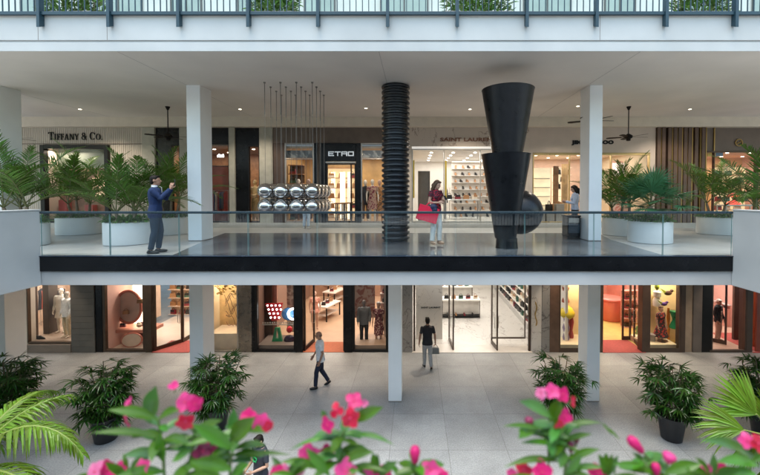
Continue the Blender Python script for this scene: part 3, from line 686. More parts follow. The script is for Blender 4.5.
bx('door_carpet', s.X(152.6), s.X(189.5), s.Y-.10, s.Y+1.1, .001, .018, REDC, s.t)
acc = s
# ---- golden window
s = Front('golden_window_shop_front', 'shop window of golden branches and line art framed by brushed steel piers', GY, 320, 0).open(214, 252)
s.window(208, 238.6, TOP, None, STEEL, .05, .0, gl=GW); s.box('steel_pier', 238.6, 252, TOP, None, -.05, .3, M('bronze_steel', (.22, .19, .16), .28, metal=.8, var=.2, scale=5), .01)
s.box('window_plinth', 206, 238.6, 335.5, None, .2, 1.2, M('plinth_cream', (.66, .55, .42), .45))
s.room(203, 239, 1.25, 3.5, TAN, CREAM, M('golden_backdrop', (.62, .42, .20), .5, var=.35, scale=2.2), GC, light=75, lcol=(1, 0.90, 0.75), strips=1)
m = MB(); rr = random.Random(4)
for k in range(26):
    x = s.X(208+rr.random()*30); z = s.Z(282+rr.random()*16); pts = [Vector((x, s.Y+.55+rr.random()*.3, z))]
    for q in range(6): pts.append(pts[-1]+Vector((rr.uniform(-.16, .16), rr.uniform(-.05, .05), rr.uniform(-.06, .12))))
    m.tube(pts, .012, 6)
    for p_ in pts[1:]: m.ell(p_+Vector((rr.uniform(-.04, .04), 0, rr.uniform(-.04, .04))), (.05, .014, .03), 8, 6)
gb = m.build('golden_branch_display', GOLD, None, 60); setxy(gb, (s.X(226), s.Y+.6, 2.0)); tag(gb, 'golden leafy branches hanging in the shop window beside the left plaza column', 'window display')
m = MB(); m2 = MB()
for k in range(8):
    pts = []
    for q in range(26):
        t = q/25; pts.append(Vector((s.X(213+24*t), s.Y+.9+.02*k, s.Z(301+4.4*k+5*sin(t*9+k*1.7)+3*sin(t*17+k)))))
    (m if k < 7 else m2).tube(pts, .009, 5)
m2.ell((s.X(231), s.Y+.8, s.Z(323)), (.085, .05, .085)); m2.ell((s.X(236), s.Y+.8, s.Z(322)), (.05, .04, .06))
la = m.build('line_art_panel', M('dark_line', (.10, .04, .03), .5), None, 60); setxy(la, (s.X(226), s.Y+.9, .75)); tag(la, 'wavy dark line art across the golden shop window', 'window display')
m2.build('red_line', M('maroon_line', (.25, .03, .03), .4), la, 60)
# ---- dark framed fashion shop: toy window, doorway, dummies window
s = Front('dark_framed_shop_front', 'black framed shop front with a glowing letter window and orange mat doorway', GY, 320, 0).open(252, 401)
s.box('black_pier', 251.8, 255.6, TOP, None, -.04, .3, BLACKP); s.window(255.6, 296, TOP, None, BLACKM, .08, .0, gl=GW)
s.box('black_pier', 296, 303, TOP, None, -.07, .3, BLACKP, .006); s.box('black_pier', 344.4, 352.6, TOP, None, -.07, .3, BLACKP, .006)
s.window(352.6, 388, TOP, None, BLACKM, .08, .0, gl=GW); s.box('black_pier', 388, 401, TOP, None, -.02, .3, BLACKM)
s.box('door_head', 303, 344.4, TOP, 262, 0, .2, BLACKM)
leaf(s, Vector((s.X(304), s.Y+.03, 0)), Vector((s.X(304)+.14, s.Y+1.0, 0)), 3.3, BLACKM, .09)
leaf(s, Vector((s.X(343.6), s.Y+.03, 0)), Vector((s.X(343.6)-.03, s.Y+1.0, 0)), 3.3, BLACKM, .07)
bx('door_mat', s.X(303), s.X(344.4), s.Y-.06, s.Y+.95, .001, .018, TERRA, s.t)
s.room(252, 401, 8.0, 3.5, TAN, M('mocha_wall', (.26, .16, .12), .5, var=.1), M('mocha_back_wall', (.34, .2, .13), .5, var=.12), GC, light=330, lcol=(1, 0.88, 0.77), strips=4)
s.box('window_stage', 256, 296, 346.5, None, .13, 1.2, M('stage_taupe', (.22, .17, .14), .5)); s.box('window_back', 256, 272, TOP, 345, 1.2, 1.26, DKBROWN); s.box('rose_panel', 268, 277, TOP, 345, 1.3, 1.36, M('rose_panel', (.42, .17, .12), .4))
s.box('window_stage', 353, 388, 346.5, None, .13, 1.3, M('stage_sand', (.40, .28, .2), .5))
s.box('shelf_wall', 384, 388, TOP, 345, 1.0, 1.1, M('pale_back', (.7, .6, .52), .5))
fsh = s
# ---- marble entrance
s = Front('marble_entrance', 'tall white marble shop entrance with slim bronze framed glass doors standing open', GY, 320, 0).open(401, 549)
s.box('marble_jamb', 401, 412.5, TOP, None, -.05, .9, MARBD); s.box('marble_pier', 531.5, 541.5, TOP, None, -.02, .4, MARB, .006); s.box('dark_marble_pier', 541.6, 549.4, TOP, None, -.04, .4, MARBD, .006)
bx('threshold', s.X(412), s.X(532), s.Y-.12, s.Y+.7, .001, .02, M('marble_step', (.66, .62, .57), .3, var=.06), s.t)
x0, x1 = s.X(412.4), s.X(532)
bx('marble_floor', x0, x1+.6, s.Y+.7, s.Y+10, -.05, .012, MARB, s.t)
bx('marble_wall', x0-.1, x0, s.Y+.9, s.Y+10, 0, 3.5, MARB, s.t)
bx('sign_wall', s.X(416), G(443, 343, 0).x, s.Y+1.25, s.Y+1.4, 0, 3.5, MARB, s.t)
bx('back_wall', x0, x1+3, s.Y+10, s.Y+10.1, 0, 3.5, OFFW, s.t); bx('side_wall', x1+1.5, x1+1.6, s.Y+.5, s.Y+10, 0, 3.5, OFFW, s.t); bx('room_ceiling', x0, x1+1.6, s.Y+.12, s.Y+10, 3.5, 3.56, OFFW, s.t)
for yy in (1.0, 3.2, 5.4, 8.0):
    bx('ceiling_light', x0+.4, x1-.2, s.Y+yy, s.Y+yy+.2, 3.48, 3.499, GLOWW, s.t)
    l = lamp('shop_lamp', ((x0+x1)/2-s.t.location.x, yy, 3.44), 42, (1, .95, .88), 3.4, .5); l.parent = s.t
zt_ = P(430, 306.2, s.Y+1.25).z
text_mesh('SAINT LAURENT', .085, .004, 'lettering', BLACKM, s.t, P(421, 307, s.Y+1.25).x, s.Y+1.245, zt_-.085, width=P(440.5, 307, s.Y+1.25).x-P(421, 307, s.Y+1.25).x, offset=.003)
s.box('bronze_mullion', 413.4, 415.2, TOP, None, .02, .12, BRONZE); s.box('bronze_mullion', 528.8, 531, TOP, None, .02, .12, BRONZE)
s.window(494, 529, TOP, 343, BRONZE, .03, .03+.45, gl=GW, part='glazing')
leaf(s, Vector((P(449, 320, GY+1.15).x, GY+1.15, 0)), Vector((P(453.4, 320, GY+.1).x, GY+.10, 0)), 3.4, BRONZE, .06, hx=.85)
leaf(s, Vector((P(491.5, 320, GY+.8).x, GY+.8, 0)), Vector((P(497.5, 320, GY+.06).x, GY+.06, 0)), 3.4, BRONZE, .06, hx=.85)
m = MB(); hx_ = s.X(535.2)
m.tube([(hx_+.03*sin(t*.9), s.Y-.09-.02*sin(t*.7), s.Z(325-24*t/12)) for t in range(13)], [.018+.012*abs(sin(t*1.3)) for t in range(13)], 8)
m.build('handle', GOLD, s.t, 60)
mrb = s
# ---- toy shop windows and the red entrance
s = Front('red_interior_shop_front', 'shop front with cream toy windows and a red carpeted open doorway', GY, 320, 0).open(549, 700)
s.box('brown_frame_pier', 549.4, 559, TOP, None, -.05, .25, M('walnut_frame', (.13, .075, .05), .4, var=.15, scale=5), .008)
s.window(558.6, 599, TOP, None, BRONZE, .06, .0, gl=GW); s.box('window_plinth', 559, 599, 346, None, .13, 1.2, M('butter_plinth', (.7, .6, .42), .5))
s.box('window_base', 558.6, 599, 347.5, None, -.055, -.045, DKBROWN)
YB = M('butter_backdrop', (.78, .66, .38), .5, var=.08)
s.box('window_backdrop', 556, 599, TOP, 346, 1.2, 1.25, YB)
s.box('dark_pier', 599, 602.4, TOP, None, -.06, .2, DKBROWN); s.box('door_head', 602.4, 645, TOP, 262, 0, .2, DKBROWN)
s.box('dark_pier', 641.5, 648, TOP, None, -.06, .25, DKBROWN, .006); s.window(648, 680, TOP, None, DKBROWN, .07, .0, gl=GW); s.box('dark_pier', 680, 684.5, TOP, None, -.06, .25, DKBROWN, .006)
s.box('window_base', 648, 680, 347.5, None, -.055, -.045, DKBROWN); s.box('window_plinth', 648, 680, 346, None, .13, 1.2, M('butter_plinth', (.7, .6, .42), .5))
s.box('window_backdrop', 646, 684, TOP, 346, 1.2, 1.25, YB)
for px in (579, 664):
    l = lamp('window_lamp', (P(px, 320, GY+.6).x-s.t.location.x, .55, 3.3), 55, (1, .88, .62), .9, .5); l.parent = s.t
s.box('stone_pier', 684.6, 692, TOP, None, -.03, .3, M('sand_pier', (.40, .30, .22), .6, var=.1), .008); s.box('stone_pier', 692.1, 701, TOP, None, -.06, .3, M('taupe_pier', (.16, .13, .115), .5, var=.12), .008)
bx('door_carpet', s.X(602.4), s.X(645), s.Y-.10, s.Y+1.15, .001, .018, REDC, s.t)
s.room(600, 699, 7.0, 3.5, M('yellow_floor', (.66, .50, .16), .4, var=.12), M('coral_wall', (.58, .24, .20), .5, var=.1), M('coral_back_wall', (.62, .30, .25), .5, var=.1), GC, light=170, lcol=(1, 0.89, 0.78), strips=3)
leaf(s, Vector((s.X(603), s.Y+.03, 0)), Vector((s.X(603)-.02, s.Y+1.0, 0)), 3.3, DKBROWN, .07)
leaf(s, Vector((P(622, 320, GY+1.2).x, s.Y+1.2, 0)), Vector((P(631, 320, GY+1.2).x, s.Y+1.2, 0)), 3.3, DKBROWN, .07)
leaf(s, Vector((s.X(643), s.Y+.03, 0)), Vector((P(634, 320, GY+1.0).x, GY+1.0, 0)), 3.3, DKBROWN, .09)
m = MB(); c = G(610, 319, 0); m.lathe([(.52, .02), (.55, .06), (.55, .98), (.60, 1.0), (.60, 1.06), (.57, 1.08)], (c.x, c.y, .0), 36); o = m.build('round_counter', M('coral_gloss', (.62, .18, .14), .3, var=.08), None, 40); setxy(o, (c.x, c.y, 0)); tag(o, 'round coral pink counter inside the red carpeted shop', 'counter')
# ---- dark vestibule shop
s = Front('dark_vestibule_shop_front', 'dark framed glass vestibule where a white haired person stands', GY, 320, 0).open(701, 800)
s.box('dark_pier', 701, 711, TOP, None, -.06, .3, BLACKM, .006); s.box('dark_pier', 745.5, 751.6, TOP, None, -.06, .3, DKBROWN, .006)
s.window(711, 745.5, TOP, None, DKBROWN, .05, .0, gl=GW); s.box('dark_sill', 709, 746, 349.4, None, -.066, .04, DKBROWN)
s.room(701, 790, 5.0, 3.5, M('rose_floor', (.52, .38, .30), .5, var=.08), PINKW, M('rose_shop_wall', (.52, .31, .26), .5, var=.12), GC, light=150, lcol=(1, 0.89, 0.79), strips=2)
leaf(s, Vector((s.X(722), s.Y+1.5, 0)), Vector((s.X(741), s.Y+.65, 0)), 3.2, DKBROWN, .07)
s.box('rose_partition', 734, 741, TOP, None, 1.2, 1.3, DKBROWN)
s.box('far_doorway_wall', 752, 757, TOP, None, .5, .6, M('pale_gold_wall', (.62, .48, .28), .5)); s.box('red_door', 757, 800, TOP, None, .0, .08, M('red_door_paint', (.30, .07, .045), .4, var=.1))
bx('door_carpet', s.X(751.6), s.X(800), s.Y-.12, s.Y+.0, .001, .018, REDC, s.t)
ves = s
bx('room_floor', s.X(752), s.X(820), s.Y+.1, s.Y+2, -.05, .01, REDC, s.t)
# ------------------------------------------------------------------ things in the shops
def handbag_mesh(w_, h, d, mat, hmat):
    m = MB(); m.prism([(-w_/2, 0), (w_/2, 0), (w_*.42, h), (-w_*.42, h)], -d/2, d/2, 'y', 0)
    m.prism([(-w_*.44, h*.55), (w_*.44, h*.55), (w_*.41, h*1.01), (-w_*.41, h*1.01)], -d/2-.008, -d/2+.004, 'y', 1)
    m.tube([(w_*.26*cos(pi*i/8), 0, h+w_*.34*sin(pi*i/8)) for i in range(9)], .012, 6, 1)
    return m.mesh('handbag', [mat, hmat], 40)
def shoe_mesh(mat):
    m = MB(); m.loft([(0, 0, 0, .034, .11), (0, 0, .03, .036, .11), (0, .02, .055, .032, .085), (0, .06, .085, .026, .045), (0, .065, .1, .024, .04)], 14)
    m.tube([(0, .085, 0), (0, .085, .05)], .014, 6)
    return m.mesh('shoe', [mat], 60)
BAGM = [M('bag_'+n, c, .4, var=.1) for n, c in (('black', (.015, .014, .014)), ('wine', (.20, .02, .03)), ('tan', (.35, .18, .08)), ('cream', (.62, .55, .45)), ('green', (.04, .12, .08)))]
BM = [handbag_mesh(.30, .22, .12, a, b) for a, b in ((BAGM[0], BAGM[0]), (BAGM[1], BAGM[0]), (BAGM[2], BAGM[2]), (BAGM[3], BAGM[2]), (BAGM[4], BAGM[0]))]
SM = [shoe_mesh(BAGM[0]), shoe_mesh(BAGM[2]), shoe_mesh(BAGM[1])]
def put(me, name, loc, rz, label, cat, group, k=1.0):
    o = link(me, name); o.location = loc; o.rotation_euler = (0, 0, rz); o.scale = (k, k, k); return tag(o, label, cat, group)
def shelf_unit(name, label, x0, x1, y0, y1, z0, levels, gap, mat, back, things=None, seed=0, axis='x', group=None, step=.36, k=1.0):
    """bookcase with open front; goods stand on every board"""
    t = thing(name, label, 'shelves', ((x0+x1)/2, (y0+y1)/2, z0), 0)
    top = z0+gap*levels
    bx('back_panel', x0, x1, y1-.03, y1, z0, top, back, t) if axis == 'x' else bx('back_panel', x1-.03, x1, y0, y1, z0, top, back, t)
    for i in range(levels+1): bx('board', x0, x1 if axis == 'x' else x1-.031, y0, y1-.031 if axis == 'x' else y1, z0+gap*i-.015 if i else z0, z0+gap*i+.015, mat, t)
    rr = random.Random(seed)
    if things:
        for i in range(levels):
            u = .2
            L_ = (x1-x0) if axis == 'x' else (y1-y0)
            while u < L_-.1:
                me, nm, lb, ct = things[rr.randrange(len(things))]
                p = (x0+u, y0+.12, z0+gap*i+.016) if axis == 'x' else (x0+.13, y0+u, z0+gap*i+.016)
                put(me, nm, p, (0 if axis == 'x' else -pi/2)+rr.uniform(-.3, .3), lb, ct, group, k); u += step*rr.uniform(.9, 1.4)
    return t
# gallery marble shop: shoe wall, tables
Y0 = UY
xa, xb = P(452, 190, Y0+4).x, P(478, 190, Y0+4).x
SH = [(SM[0], 'shoe', 'shoe on the lit white shelves of the gallery marble shop', 'shoe'), (SM[1], 'shoe', 'shoe on the lit white shelves of the gallery marble shop', 'shoe')]
shelf_unit('shoe_shelves', 'tall white lit shelves of shoes inside the gallery marble shop', xa, xb+.9, Y0+4, Y0+4.3, UB, 8, .36, M('white_shelf', (.72, .69, .64), .4), OFFW, SH, 3, 'x', 'shoes on the white shelves of the gallery marble shop', .30, 1.6)
def table(label, c, lx, ly, h, top, leg, rz=0, name='display_table'):
    t = thing(name, label, 'table', c, rz)
    m = MB().box(-lx/2, lx/2, -ly/2, ly/2, h-.06, h); o = m.build('tabletop', top, None, 0, .008); o.parent = t
    for a in (-1, 1):
        for b in (-1, 1):
            m = MB().box(a*(lx/2-.06)-.025, a*(lx/2-.06)+.025, b*(ly/2-.06)-.025, b*(ly/2-.06)+.025, 0, h-.061); o = m.build('leg', leg, None); o.parent = t
    m = MB().box(-lx/2+.1, lx/2-.1, -ly/2+.08, ly/2-.08, h*.35, h*.35+.03); o = m.build('lower_shelf', top, None); o.parent = t
    return t
GTB = M('glass_top', (.55, .56, .55), .12, var=.04)
table('long pale display table in the gallery marble shop behind the woman in red', (P(462, 200, Y0+2.2).x, Y0+2.2, UB+.006), 1.7, .7, .95, GTB, STEEL)
for i in range(4): put(BM[i % 5], 'handbag', (P(462, 200, Y0+2.2).x-.6+.4*i, Y0+2.2, UB+.956), .2*i, 'handbag on the pale display table of the gallery marble shop', 'handbag', 'handbags on the pale gallery table', .9)
# gallery brown shop: wall shelves
SHE = [(BM[2], 'handbag', 'handbag on the amber shelves behind the silver lettered door', 'handbag'), (BM[1], 'handbag', 'handbag on the amber shelves behind the silver lettered door', 'handbag'), (BM[3], 'handbag', 'handbag on the amber shelves behind the silver lettered door', 'handbag')]
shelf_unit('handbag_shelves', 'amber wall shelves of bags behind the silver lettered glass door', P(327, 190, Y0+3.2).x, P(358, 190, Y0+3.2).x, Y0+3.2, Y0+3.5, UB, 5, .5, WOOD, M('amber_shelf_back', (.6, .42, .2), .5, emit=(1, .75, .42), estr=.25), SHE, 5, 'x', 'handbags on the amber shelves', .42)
# rosy beige shop plinths with shoes
for i, px in enumerate((540, 549, 559)):
    c = (P(px, 200, Y0+.7).x, Y0+.7)
    t = thing('display_plinth', ['low grey plinth in the rosy shop window nearest the black cone', 'middle grey plinth in the rosy shop window', 'tall grey plinth in the rosy shop window by the gold mullion'][i], 'plinth', (*c, UB))
    h = (.5, .42, .75)[i]
    MB().box(c[0]-.17, c[0]+.17, c[1]-.17, c[1]+.17, UB+.006, UB+h).build('block', STONEG, t, 0, .01); MB().box(c[0]-.18, c[0]+.18, c[1]-.18, c[1]+.18, UB+h+.001, UB+h+.02).build('top_plate', M('plinth_top', (.6, .55, .48), .3), t)
    put((SM[0], BM[0], SM[1])[i], ('shoe', 'handbag', 'shoe')[i], (*c, UB+h+.021), .8, ('black shoe on the low plinth nearest the black cone', 'black handbag on the middle window plinth', 'tan shoe on the tall window plinth by the gold mullion')[i], ('shoe', 'handbag', 'shoe')[i], None, 1.4)
# plaza marble shop: island tables, bag wall
for i, (px, py, lx) in enumerate(((461, 318.5, 1.9), (455, 303, 2.0), (452, 293, 2.0))):
    c = G(px, py, .012)
    t = thing('display_counter', ['nearest white display counter inside the plaza marble entrance', 'second white display counter inside the plaza marble entrance', 'farthest white display counter inside the plaza marble entrance'][i], 'counter', (c.x, c.y, .012))
    x0_, x1_ = c.x-lx/2, c.x+lx/2; z = .012
    MB().box(x0_, x1_, c.y, c.y+.7, z+.86, z+.92).build('top', OFFW, t, 0, .006)
    MB().box(x0_+.02, x1_-.02, c.y+.3, c.y+.68, z+.12, z+.859).build('body', M('counter_white', (.68, .65, .6), .4), t)
    MB().box(x0_+.005, x1_-.005, c.y+.02, c.y+.7, z+.06, z+.119).build('drawer_base', BLACKM, t)
    for a in (x0_+.03, x1_-.03): MB().box(a-.02, a+.02, c.y+.02, c.y+.06, z, z+.859).build('leg', BRONZE, t)
    for k in range(5):
        put(BM[(i+k*2) % 5], 'handbag', (x0_+.25+k*.36, c.y+.25, z+.921), .1*k, 'handbag on top of the white counters of the plaza marble shop', 'handbag', 'handbags on the white counters', .75)
    for k in range(4):
        put(SM[k % 3], 'shoe', (x0_+.3+k*.42, c.y+.13, z+.12), .1*k, 'shoe on the lower ledge of the white counters of the plaza marble shop', 'shoe', 'shoes under the white counters', 1.1)
wx = G(548, 342, .012).x
pa_, pb_ = G(530, 332, .012), G(497, 286, .012)
BG = [(b, 'handbag', 'handbag on the long white wall shelves right of the marble doors', 'handbag') for b in (BM[0], BM[1], BM[4], BM[0], BM[3])]
shelf_unit('handbag_shelves', 'long white wall shelves of bags along the marble shop side', pa_.x, pa_.x+.4, pa_.y, pa_.y+6.5, .25, 6, .42, OFFW, OFFW, BG, 9, 'y', 'handbags on the long white wall shelves', .45, 1.0)
bx('shelf_plinth', pa_.x-.03, pa_.x+.4, pa_.y-.02, pa_.y+6.5, .013, .249, M('grey_marble_plinth', (.42, .40, .38), .3), mrb.t)
# plaza dark framed shop: black tables with pale tops
for i, (px, py) in enumerate(((325, 321), (333, 305), (327, 296))):
    c = G(px, py, 0)
    table(['nearest black table with pale top inside the orange mat doorway', 'middle black table with pale top inside the orange mat doorway', 'farthest black table with pale top inside the orange mat doorway'][i], (c.x, c.y+.5, .006), .8, 1.3, .72, M('pale_table_top', (.62, .55, .48), .4), BLACKM, -.35)
    for k in range(3): put(BM[(k+i) % 5], 'handbag', (c.x-.1+.1*k, c.y+.15+.35*k, .727), .5*k, 'folded goods bag on the black tables inside the orange mat doorway', 'handbag', 'bags on the black tables', .7)
# bronze framed shop counters, mirrors
c = G(163, 331, 0)
t = thing('sales_counter', 'wooden sales counter inside the red carpeted bronze doorway', 'counter', (c.x+.9, c.y+2, 0))
MB().box(c.x+.2, c.x+1.6, c.y+1.8, c.y+2.4, .02, .95).build('body', M('rosewood', (.34, .14, .08), .4, var=.2, scale=5), t, 0, .01); MB().box(c.x+.16, c.x+1.64, c.y+1.76, c.y+2.44, .951, 1.0).build('top', M('pale_peach_top', (.7, .52, .4), .3), t)
put(BM[1], 'handbag', (c.x+.5, c.y+2.05, 1.001), 0, 'wine red handbag on the wooden sales counter', 'handbag', None, 1.1)
m = MB(); c = P(128.5, 307, GY+.75)
m.tube([c+Vector((.52*cos(2*pi*i/40), 0, .66*sin(2*pi*i/40))) for i in range(41)], .055, 8)
t = thing('round_mirror', 'round coral framed arch display in the bronze framed window', 'display ring', (c.x, c.y, c.z-.66)); m.build('ring', M('coral_frame', (.55, .17, .12), .35, var=.1), t, 60)
m = MB(); m.prism([(c.x+.49*cos(2*pi*i/40), c.z+.63*sin(2*pi*i/40)) for i in range(40)], c.y+.02, c.y+.05, 'y'); m.build('disc', M('rosy_disc', (.62, .45, .38), .35, var=.1), t)
for i, (px, py) in enumerate(((124, 314), (121, 327), (138, 303), (138, 326))):
    p = P(px+2, py, GY+.70); put(BM[1 if i % 2 else 2], 'handbag', p, .2, ['wine bag in the round coral display', 'small tan bag at the foot of the round coral display', 'tan bag high on the butter lit panel', 'wine bag low on the butter lit panel'][i], 'handbag', None, .7)
c = P(132, 340, GY+.42); t = thing('tilted_disc', 'tilted coral edged oval disc below the round arch display', 'display disc', c)
m = MB(); mt = Matrix.Rotation(-.18, 3, 'Y') @ Matrix.Diagonal((1, 1, .66)) @ Matrix.Rotation(pi/2, 3, 'X')
m.lathe([(.42, -.02), (.45, 0), (.42, .03)], (0, 0, 0), 40); m.v = [tuple(mt @ Vector(v)+c) for v in m.v]; m.build('rim', M('coral_frame', (.55, .17, .12), .35, var=.1), t, 40)
m = MB(); m.lathe([(.385, .031), (.385, .036)], (0, 0, 0), 40); m.v = [tuple(mt @ Vector(v)+c) for v in m.v]; m.build('face', M('pale_peach_top', (.7, .52, .4), .3), t)
# glowing letter window
Yw = GY+.55
c = P(273.5, 312, Yw)
t = thing('studded_cone_sign', 'red sign studded with white bulbs tapering down in the letter window', 'sign', (c.x, Yw, c.z-.35))
m = MB(); m.prism([(P(265, 304, Yw).x, P(265, 304, Yw).z), (P(282.5, 304, Yw).x, P(282.5, 303, Yw).z), (P(279, 320, Yw).x, P(279, 320, Yw).z), (P(271.5, 321, Yw).x, P(271.5, 321, Yw).z)], Yw, Yw+.08, 'y'); m.build('board', RED, t, 0, .006)
m = MB()
for r_ in range(4):
    for q in range(4-(r_ > 1)): p = P(267.5+r_*1.1+q*4.1, 305.5+r_*4, Yw); m.ell((p.x, Yw-.004, p.z), (.035, .012, .035), 10, 6)
m.build('bulbs', NEON, t, 60)
c = P(293.5, 314, Yw-.1); t = thing('neon_letter', 'glowing white letter C with a blue disc behind it', 'neon sign', (c.x, Yw, c.z-.25))
m = MB(); m.tube([c+Vector((-.0+.21*cos(a), 0, .21*sin(a))) for a in [radians(50+260*i/20) for i in range(21)]], .04, 8); m.build('tube', NEON, t, 60)
c2 = P(288, 314, Yw+.08); m = MB(); m.lathe([(.22, -.03), (.26, 0), (.22, .03)], (0, 0, 0), 28); m.v = [(v[0]+c2.x, v[2]+c2.y, v[1]+c2.z) for v in m.v]; m.build('disc', M('blue_disc', (.05, .14, .32), .3), t, 40)
c = P(277.5, 336, Yw); t = thing('letter_sculpture', 'big green studded letter A standing in the letter window', 'letter', (c.x, Yw, P(277, 345.5, Yw).z))
GRN = M('green_gloss', (.01, .22, .09), .3, var=.1)
m = MB(); z0_, z1_ = P(277, 346, Yw).z, P(277, 327.5, Yw).z
for sg in (-1, 1): m.prism([(c.x+sg*.25, z0_), (c.x+sg*.10, z0_), (c.x+sg*.001, z1_), (c.x+sg*.085, z1_)], Yw-.06+.001*sg, Yw+.06+.001*sg, 'y')
m.prism([(c.x-.14, z0_+.2), (c.x+.14, z0_+.2), (c.x+.12, z0_+.32), (c.x-.12, z0_+.32)], Yw-.055, Yw+.055, 'y'); m.build('letter', GRN, t)
c = P(289.5, 339, Yw); t = thing('perfume_bottle', 'round dark bottle with a red stopper beside the green letter', 'bottle', (c.x, Yw, P(289, 345.5, Yw).z))
m = MB(); m.ell((c.x, Yw, P(289, 340, Yw).z), (.23, .12, .21), 20, 12); m.build('body', M('plum_glass', (.03, .015, .04), .12, var=.1), t, 60)
m = MB(); m.ell((c.x, Yw, P(289, 329.5, Yw).z), (.12, .1, .14), 16, 10); m.build('stopper', RED, t, 60)
m = MB()
for i in range(14): q = P(263+i*2.3, 323, Yw-.2); m.box(q.x-.025, q.x+.025, Yw-.2, Yw-.185, q.z-.02, q.z+.03)
m.box(P(262, 324, Yw-.2).x, P(297, 324, Yw-.2).x, Yw-.2, Yw-.18, P(262, 325.2, Yw-.2).z, P(262, 324.4, Yw-.2).z)
o = m.build('caption_strip', M('pewter', (.4, .36, .32), .4), None); setxy(o, (P(280, 324, Yw).x, Yw-.2, P(280, 325, Yw).z)); tag(o, 'thin strip of small pewter characters across the letter window', 'caption')
# abstract toys of the cream windows
def toy(name, label, px, py0, py1, Y, prof, mat, n=20, cat='window toy'):
    a, b = P(px, py1, Y), P(px, py0, Y); h = b.z-a.z
    m = MB(); m.lathe([(r*h, z*h) for r, z in prof], (a.x, Y, a.z), n); o = m.build(name, mat, None, 50); setxy(o, a); return tag(o, label, cat)
HOUR = [(.24, 0), (.24, .1), (.10, .45), (.10, .55), (.22, .9), (.22, 1)]
def colr(n, c): return M('toy_'+n, c, .4, var=.08)
Yt = GY+.75
toy('hourglass_toy', 'green hourglass shaped toy in the right cream window', 674, 311, 328, Yt, HOUR, GRN)
toy('bottle_toy', 'white bottle toy with dark bands in the right cream window', 657, 288, 306, Yt+.2, [(.2, 0), (.22, .3), (.12, .5), (.2, .55), (.2, .8), (.07, .85), (.07, 1)], colr('white', (.8, .78, .72)))
toy('column_toy', 'slim orange and dark totem in the right cream window', 668, 308, 341, Yt+.15, [(.03, 0), (.05, .1), (.035, .2), (.05, .35), (.03, .5), (.05, .7), (.03, 1)], colr('orange', (.55, .2, .03)))
toy('vase_toy', 'small grey pedestal in the right cream window', 652, 334, 346, Yt-.2, [(.3, 0), (.3, .9), (.36, .92), (.36, 1)], colr('grey', (.3, .28, .26)), 4)
toy('pawn_toy', 'green pawn toy standing by the right doorway window', 637, 326, 344, GY+1.6, [(.18, 0), (.12, .2), (.06, .5), (.1, .6), (.06, .7), (.1, .85), (.04, 1)], GRN)
def bird(label, px, py, Y, k, mats):
    c = P(px, py, Y); t = thing('bird_toy', label, 'window toy', c)
    m = MB(); m.ell(c, (.17*k, .06, .10*k), 14, 8); m.ell(c+Vector((.15*k, 0, .09*k)), (.065*k, .05, .065*k), 12, 8); m.build('body', mats[0], t, 60)
    m = MB(); m.prism([(c.x-.05*k, c.z+.05*k), (c.x-.34*k, c.z+.20*k), (c.x-.12*k, c.z-.05*k)], Y-.03, Y+.01, 'y'); m.build('tail', mats[1], t)
    m = MB(); m.prism([(c.x+.2*k, c.z+.11*k), (c.x+.29*k, c.z+.07*k), (c.x+.2*k, c.z+.07*k)], Y-.02, Y+.02, 'y'); m.build('beak', mats[1], t)
bird('purple bird toy perched high in the right cream window', 664, 304, Yt, .8, (colr('purple', (.12, .05, .25)), colr('lime', (.4, .5, .05))))
bird('dark bird toy hanging at the top of the right cream window', 668, 293, Yt, 1.0, (colr('dark', (.08, .04, .03)), colr('lime', (.4, .5, .05))))
toy('hanging_lantern_toy', 'lime green toy hanging at the top of the right cream window', 657, 283, 290, Yt, [(.1, 0), (.3, .3), (.3, .8), (.1, 1)], colr('lime', (.4, .5, .05)))
toy('spinning_top_toy', 'red brown hourglass toy at the top of the left cream window', 565.5, 287, 302, Yt, HOUR, colr('redbrown', (.32, .07, .03)))
toy('bauble_toy', 'yellow blossom shaped toy in the left cream window', 567, 305, 320, Yt, [(.1, 0), (.45, .3), (.5, .5), (.3, .8), (.1, 1)], colr('yellow', (.75, .58, .04)))
toy('checked_totem_toy', 'mauve and grey totem in the left cream window', 566, 318, 342, Yt-.1, [(.10, 0), (.14, .2), (.09, .4), (.15, .6), (.09, .8), (.12, 1)], colr('mauve', (.22, .17, .28)))
toy('slim_totem_toy', 'slim red totem in the left cream window', 571, 316, 344, Yt+.1, [(.06, 0), (.09, .3), (.05, .5), (.09, .8), (.05, 1)], colr('crimson', (.42, .05, .05)))
for i, (px, py) in enumerate(((664, 327), (666, 318))): pass
# lamps and goods of the slatted shop
for i, (py, k) in enumerate(((196.5, 1.0), (204, 1.1))):
    c = P(733.5, py, UY+1.0)
    m = MB(); m.lathe([(.02, .16), (.10*k, .14), (.24*k, .02), (.25*k, 0), (.2*k, -.02)], c, 24); o = m.build('red_lamp', M('lamp_red', (.65, .06, .05), .4, emit=(1, .12, .08), estr=.35), None, 40); setxy(o, c); tag(o, ['upper red lamp shade in the slatted shop window', 'lower red lamp shade in the slatted shop window'][i], 'lamp')
table('pale table carrying the red lamps in the slatted shop', (P(738, 210, UY+1.0).x, UY+1.0, UB+.006), 1.6, .6, .72, M('mint_top', (.45, .58, .55), .3), STEEL)
